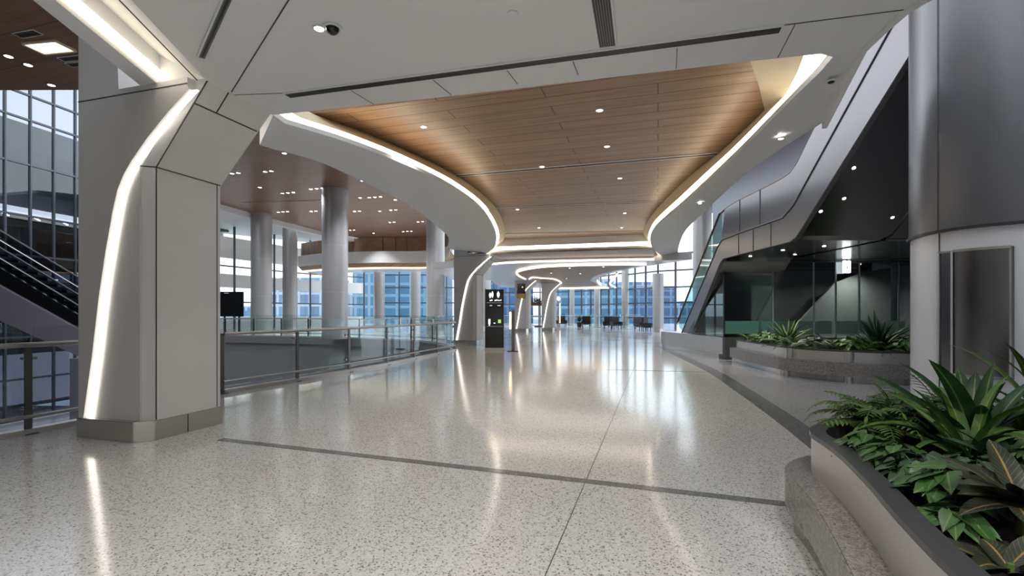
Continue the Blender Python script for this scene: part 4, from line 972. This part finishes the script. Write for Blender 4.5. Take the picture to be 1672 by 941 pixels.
# planter under the stair
p2 = lambda X, Y: (X, Y, SZ)
strap_plant(p2(7.25, 12.9), 64, .85, .06, 'large bright green rosette plant in the stair planter', 'leaf_strap', 'rosette_plant', (.25, 1.45), (.4, 1.3), 'strap', 61, .2)
strap_plant(p2(8.2, 10.95), 46, .98, .085, 'large dark spiky plant at the right of the stair planter', 'leaf_dark', 'dracaena', (.45, 1.5), (.2, .9), 'strap', 62, .2)
strap_plant(p2(7.35, 12.0), 34, .34, .04, 'grey-green spiky plant between the two big rosettes', 'leaf_grey', 'rosette_plant', (.2, 1.3), (.4, 1.2), 'strap', 63, .2)
gc = [(6.95, 14.4, 'fern', 'leaf_fern'), (7.15, 13.9, 'arrow', 'leaf_arrow'), (6.9, 13.5, 'fern', 'leaf_fern'), (6.85, 12.9, 'arrow', 'leaf_light'), (6.8, 12.4, 'fern', 'leaf_fern'), (6.85, 11.9, 'fern', 'leaf_strap'), (7.05, 11.4, 'arrow', 'leaf_grey'), (7.2, 11.05, 'fern', 'leaf_strap'), (7.45, 10.75, 'arrow', 'leaf_light'), (7.6, 10.6, 'fern', 'leaf_fern'), (7.95, 10.45, 'fern', 'leaf_fern'), (8.35, 10.35, 'arrow', 'leaf_arrow'), (8.7, 10.4, 'fern', 'leaf_strap'), (7.6, 11.6, 'fern', 'leaf_dark'), (7.7, 12.6, 'fern', 'leaf_dark'), (7.6, 13.6, 'fern', 'leaf_strap')]
for i, (X, Y, k, mt) in enumerate(gc):
    lab = 'low green groundcover clump in stair planter, %s' % ('%s along the rim from its far end' % ORD[i] if i < 13 else ('behind the right clumps', 'behind the rosette', 'behind the far end clumps')[i - 13])
    if k == 'fern': fern(p2(X, Y), 26, .50, lab, 70 + i, mt, 'stair planter groundcover', .09)
    else: arrow_plant(p2(X, Y), 46, .13, .32, .36, lab, 70 + i, mt, 'stair planter groundcover')

# ------------------------------------------------------------------ totem, lamp post, screens
p = on(807.5, 572); a = .36
t = thing('information_totem', 'tall black information totem with white pictograms in the hall', 'totem', (*p, 0))
X, Y = p
tb = MB().box((X, Y, 1.25), (.72, .20, 2.30)).build('body', 'black_gloss', t, bevel=.012)
MB().box((X, Y, .05), (.78, .30, .10)).build('base', 'stainless_soft', t, bevel=.01)
for s in (-1, 1): MB().box((X + s * .365, Y, 1.26), (.02, .215, 2.36)).build('side_trim', 'post_steel', t)
yf = Y - .104
m = MB(); m.box((X, yf, 1.87), (.60, .008, .02)); m.box((X, yf, .94), (.66, .008, .016)); m.build('divider', 'stainless', tb)
ic = MB()
def man(x, z, h, w):   # simple standing pictogram
    ic.lathe((0, 0, 0), [(.001, 0)], 3) if False else None
    ic.box((x, yf, z + h * .36), (w, .006, h * .42)); ic.box((x, yf, z + h * .1), (w * .6, .006, h * .3)); ic.add([(x + .026 * math.cos(k * PI / 5), yf - .003, z + h * .68 + .026 * math.sin(k * PI / 5)) for k in range(10)], [tuple(range(10))])
man(X - .17, 2.07, .26, .08); man(X - .08, 2.09, .30, .075); man(X + .15, 2.09, .30, .10)
for k, (x, w) in enumerate(((-.16, .05), (-.10, .05), (.03, .05), (.10, .06), (.18, .05), (.25, .04))): ic.box((X + x, yf, 1.96 + .012 * (k % 2)), (w, .006, .045))
ic.box((X - .20, yf, 1.13), (.08, .006, .20)); ic.box((X - .20, yf, .99), (.05, .006, .05)); ic.box((X + .0, yf, 1.07), (.07, .006, .03)); ic.box((X - .14, yf, 1.76), (.09, .006, .015)); ic.box((X + .18, yf, 1.76), (.12, .006, .015))
ic.build('pictograms', 'icon_white', tb)
MB().box((X + .2, yf, 1.14), (.12, .006, .14)).build('green_pictogram', 'icon_green', tb)
p = on(837, 574); X, Y = p
t = thing('lamp_post', 'slim dark post with a warm glowing side panel next to the totem', 'lamp post', (X, Y, 0))
MB().box((X + .02, Y, .80), (.12, .12, 1.56)).build('post', 'post_steel', t, bevel=.01); MB().box((X + .0, Y, .015), (.42, .3, .03)).build('base_plate', 'bronze', t)
MB().box((X - .085, Y - .02, 1.18), (.07, .06, .66)).build('light_panel', 'led_warm', t, bevel=.01)
# screen on the third portal column
X, Y = (851 - CX) / F * 36.8, 36.8
t = thing('wall_screen', 'dark and gold screen on the portal column behind the totem', 'screen', (X, Y, 2.5))
MB().box((X, Y, 3.1), (.62, .12, 1.12)).build('housing', 'black_gloss', t, bevel=.01); MB().box((X, Y - .062, 2.72), (.56, .01, .34)).build('picture', 'gold', t); MB().box((X + .1, Y - .062, 3.38), (.1, .01, .08)).build('glow', 'screen_gold', t)
# black screen at left beyond the void
X, Y = (378 - CX) / F * 33.5, 33.5
t = thing('display_screen', 'large black display screen standing beyond the atrium behind the near column', 'screen', (X, Y, 0))
MB().box((X, Y, 2.05), (1.62, .16, 1.7)).build('screen', 'black_gloss', t, bevel=.02)
for s in (-.5, .5): MB().box((X + s, Y + .05, .6), (.1, .1, 1.2)).build('leg', 'dark_frame', t)
MB().box((X - .3, Y - .085, 2.8), (.3, .01, .05)).build('badge', 'white_gloss', t)

# ------------------------------------------------------------------ far furniture
def chair(label, X, Y, rz, group='far lounge chairs'):
    t = thing('lounge_chair', label, 'chair', (X, Y, 0), group)
    R = lambda x, y, z: Vector((X, Y, 0)) + Matrix.Rotation(rz, 3, 'Z') @ Vector((x, y, z))
    MB().box(R(0, 0, .38), (.8, .75, .16), rz).build('seat', 'furniture', t, bevel=.03); MB().box(R(0, .36, .75), (.8, .14, .75), rz).build('backrest', 'furniture', t, bevel=.03)
    for s in (-1, 1):
        MB().box(R(.4 * s, 0, .5), (.1, .75, .3), rz).build('armrest', 'furniture', t, bevel=.02)
        for y in (-.3, .3): MB().box(R(.34 * s, y, .15), (.05, .05, .30), rz).build('leg', 'dark_frame', t)
    return t
for lab, px, Y, rz in (('dark lounge chair by the windows between the two right round columns', 1046, 40, .4), ('dark lounge chair by the window wall, next to the right round column', 1060, 38, .8), ('dark lounge chair left of the second round column', 1006, 43, .2), ('dark lounge chair at the window right of the third round column', 993, 44.3, -.3), ('dark lounge chair left of the far thin column', 918, 50.5, .1), ('dark lounge chair right of the far thin column', 957, 48, -.2), ('dark lounge chair at the hall end right of the portal columns', 903, 51, .5)):
    chair(lab, (px - CX) / F * Y, Y, rz)
for lab, px, Y, k in (('dark potted plant at the far end between thin columns', 946, 49.2, 91),):
    X = (px - CX) / F * Y; t = thing('potted_plant', lab, 'plant', (X, Y, 0)); MB().lathe((X, Y, 0), [(.2, 0), (.28, .5), (.24, .5)], 16).build('pot', 'dark_frame', t, True)
    m = MB(); rd = random.Random(k)
    for i in range(40): leaf(m, (X, Y, .5), 2.399 * i, rd.uniform(.7, 1.5), rd.uniform(.45, .8), .12, rd.uniform(.5, 1.3), 6, 'oval')
    m.build('foliage', 'leaf_dark', t, True)
X, Y = (912 - CX) / F * 47, 47
t = thing('floor_lamp', 'tall thin lamp post with glowing globe at the far end of the hall', 'lamp', (X, Y, 0))
MB().lathe((X, Y, 0), [(.25, 0), (.25, .04), (.03, .06), (.03, 2.6)], 14).build('pole', 'gold', t, True); MB().lathe((X, Y, 0), [(.02, 2.58), (.14, 2.68), (.18, 2.8), (.14, 2.92), (.02, 3.0)], 14).build('globe', 'led_warm', t, True); MB().box((X + .14, Y, 1.4), (.06, .06, 1.9)).build('light_tube', 'led_col', t)
X, Y = (880 - CX) / F * 50, 50
t = thing('hanging_planter', 'dark leafy planter on a tall stand between the two far portal columns', 'planter', (X, Y, 0))
MB().box((X, Y, .06), (.9, .9, .12)).build('base', 'dark_frame', t); MB().bar((X, Y, .1), (X, Y, 2.2), .14, .14).build('stand', 'stainless', t); MB().box((X, Y, 2.3), (1.7, .8, .3)).build('trough', 'bronze', t)
m = MB(); rd = random.Random(5)
for i in range(60): leaf(m, (X + rd.uniform(-.7, .7), Y + rd.uniform(-.3, .3), 2.42), 2.399 * i, rd.uniform(.3, 1.5), rd.uniform(.4, 1.0), .12, .9, 5, 'oval')
m.build('foliage', 'leaf_dark', t, True)
rp = sm([(10.9, 41.2), (9.2, 45.2), (8.0, 49.2), (6.6, 51.6), (4.4, 53.6), (-3, 55.4)], 30)
railing('glass_railing', 'low glass railing along the far window wall', [(p.x, p.y) for p in rp], 2.4, post_w=.06)

# ------------------------------------------------------------------ world and lamps
w = bpy.data.worlds.new('World'); bpy.context.scene.world = w; w.use_nodes = True
nt = w.node_tree; N = nt.nodes; L = nt.links; bg = N['Background']
tc = N.new('ShaderNodeTexCoord'); sp = N.new('ShaderNodeSeparateXYZ'); L.new(tc.outputs['Generated'], sp.inputs[0])
mp = N.new('ShaderNodeMapRange'); mp.inputs[1].default_value = -1; mp.inputs[2].default_value = 1; L.new(sp.outputs[2], mp.inputs[0])
r = ramp(nt, [(0, (.10, .11, .13)), (.47, (.22, .24, .28)), (.505, (.72, .82, .95)), (.56, (.95, .98, 1.0)), (1, (.80, .88, 1.0))]); L.new(mp.outputs[0], r.inputs[0])
nz = N.new('ShaderNodeTexNoise'); nz.inputs['Scale'].default_value = 4; nz.inputs['Detail'].default_value = 5; L.new(tc.outputs['Generated'], nz.inputs['Vector'])
mr = N.new('ShaderNodeMapRange'); mr.inputs[3].default_value = .8; mr.inputs[4].default_value = 1.15; L.new(nz.outputs['Fac'], mr.inputs[0])
vm = N.new('ShaderNodeVectorMath'); vm.operation = 'SCALE'; L.new(r.outputs[0], vm.inputs[0]); L.new(mr.outputs[0], vm.inputs['Scale'])
L.new(vm.outputs[0], bg.inputs[0]); bg.inputs[1].default_value = 1.35

# the hall behind the camera, with its own ceiling lamps
struct(MB().box((-4, -6.2, 2.3), (64, .3, 15)).build('wall_back', 'white_panel'))
struct(MB().box((14.2, 7, 4.8), (.3, 26, 9.7)).build('wall_right', 'bluegrey'))
struct(MB().box((-36, 3, 4), (.3, 18, 18)).build('wall_left', 'mid_interior'))
for i, (x, y) in enumerate(((-1.6, 1.6), (1.3, 1.2), (-1.7, -1.4), (1.3, -1.4), (-1.7, -4), (1.3, -4))):
    tt = thing('downlight', 'round recessed downlight in the white ceiling behind the view, %s' % ORD[i], 'ceiling light', (x, y, ZC), 'near ceiling downlights')
    MB().lathe((x, y, ZC), [(.075, 0), (.075, -.006), (.055, -.010), (.05, -.002)], 20).build('bezel', 'white_panel', tt, True); MB().lathe((x, y, ZC), [(.05, 0), (.05, -.006), (.025, -.008)], 18).build('lens', 'downlight', tt)
    spot((x, y, ZC - .04), 82 if y > 0 else 160, 2.3, .8, .06, (1, .98, .955))
# ------------------------------------------------------------------ camera
cam = bpy.data.cameras.new('camera'); co = bpy.data.objects.new('camera', cam); C.objects.link(co)
co.location = (0, 0, EYE); co.rotation_euler = (PI / 2, 0, 0)
cam.sensor_width = 36; cam.lens = 36 * F / 1672; cam.shift_y = (HY - 470.5) / 1672; cam.clip_end = 2000; cam.clip_start = .05
sc_ = bpy.context.scene; sc_.camera = co
sc_.view_settings.view_transform = 'Standard'; sc_.view_settings.look = 'None'; sc_.view_settings.gamma = 1; sc_.view_settings.exposure = 0.98
sc_.view_settings.use_curve_mapping = False
sc_.cycles.max_bounces = 10; sc_.cycles.transparent_max_bounces = 24; sc_.cycles.glossy_bounces = 5; sc_.cycles.diffuse_bounces = 4
sc_.cycles.sample_clamp_indirect = 6; sc_.cycles.use_denoising = True
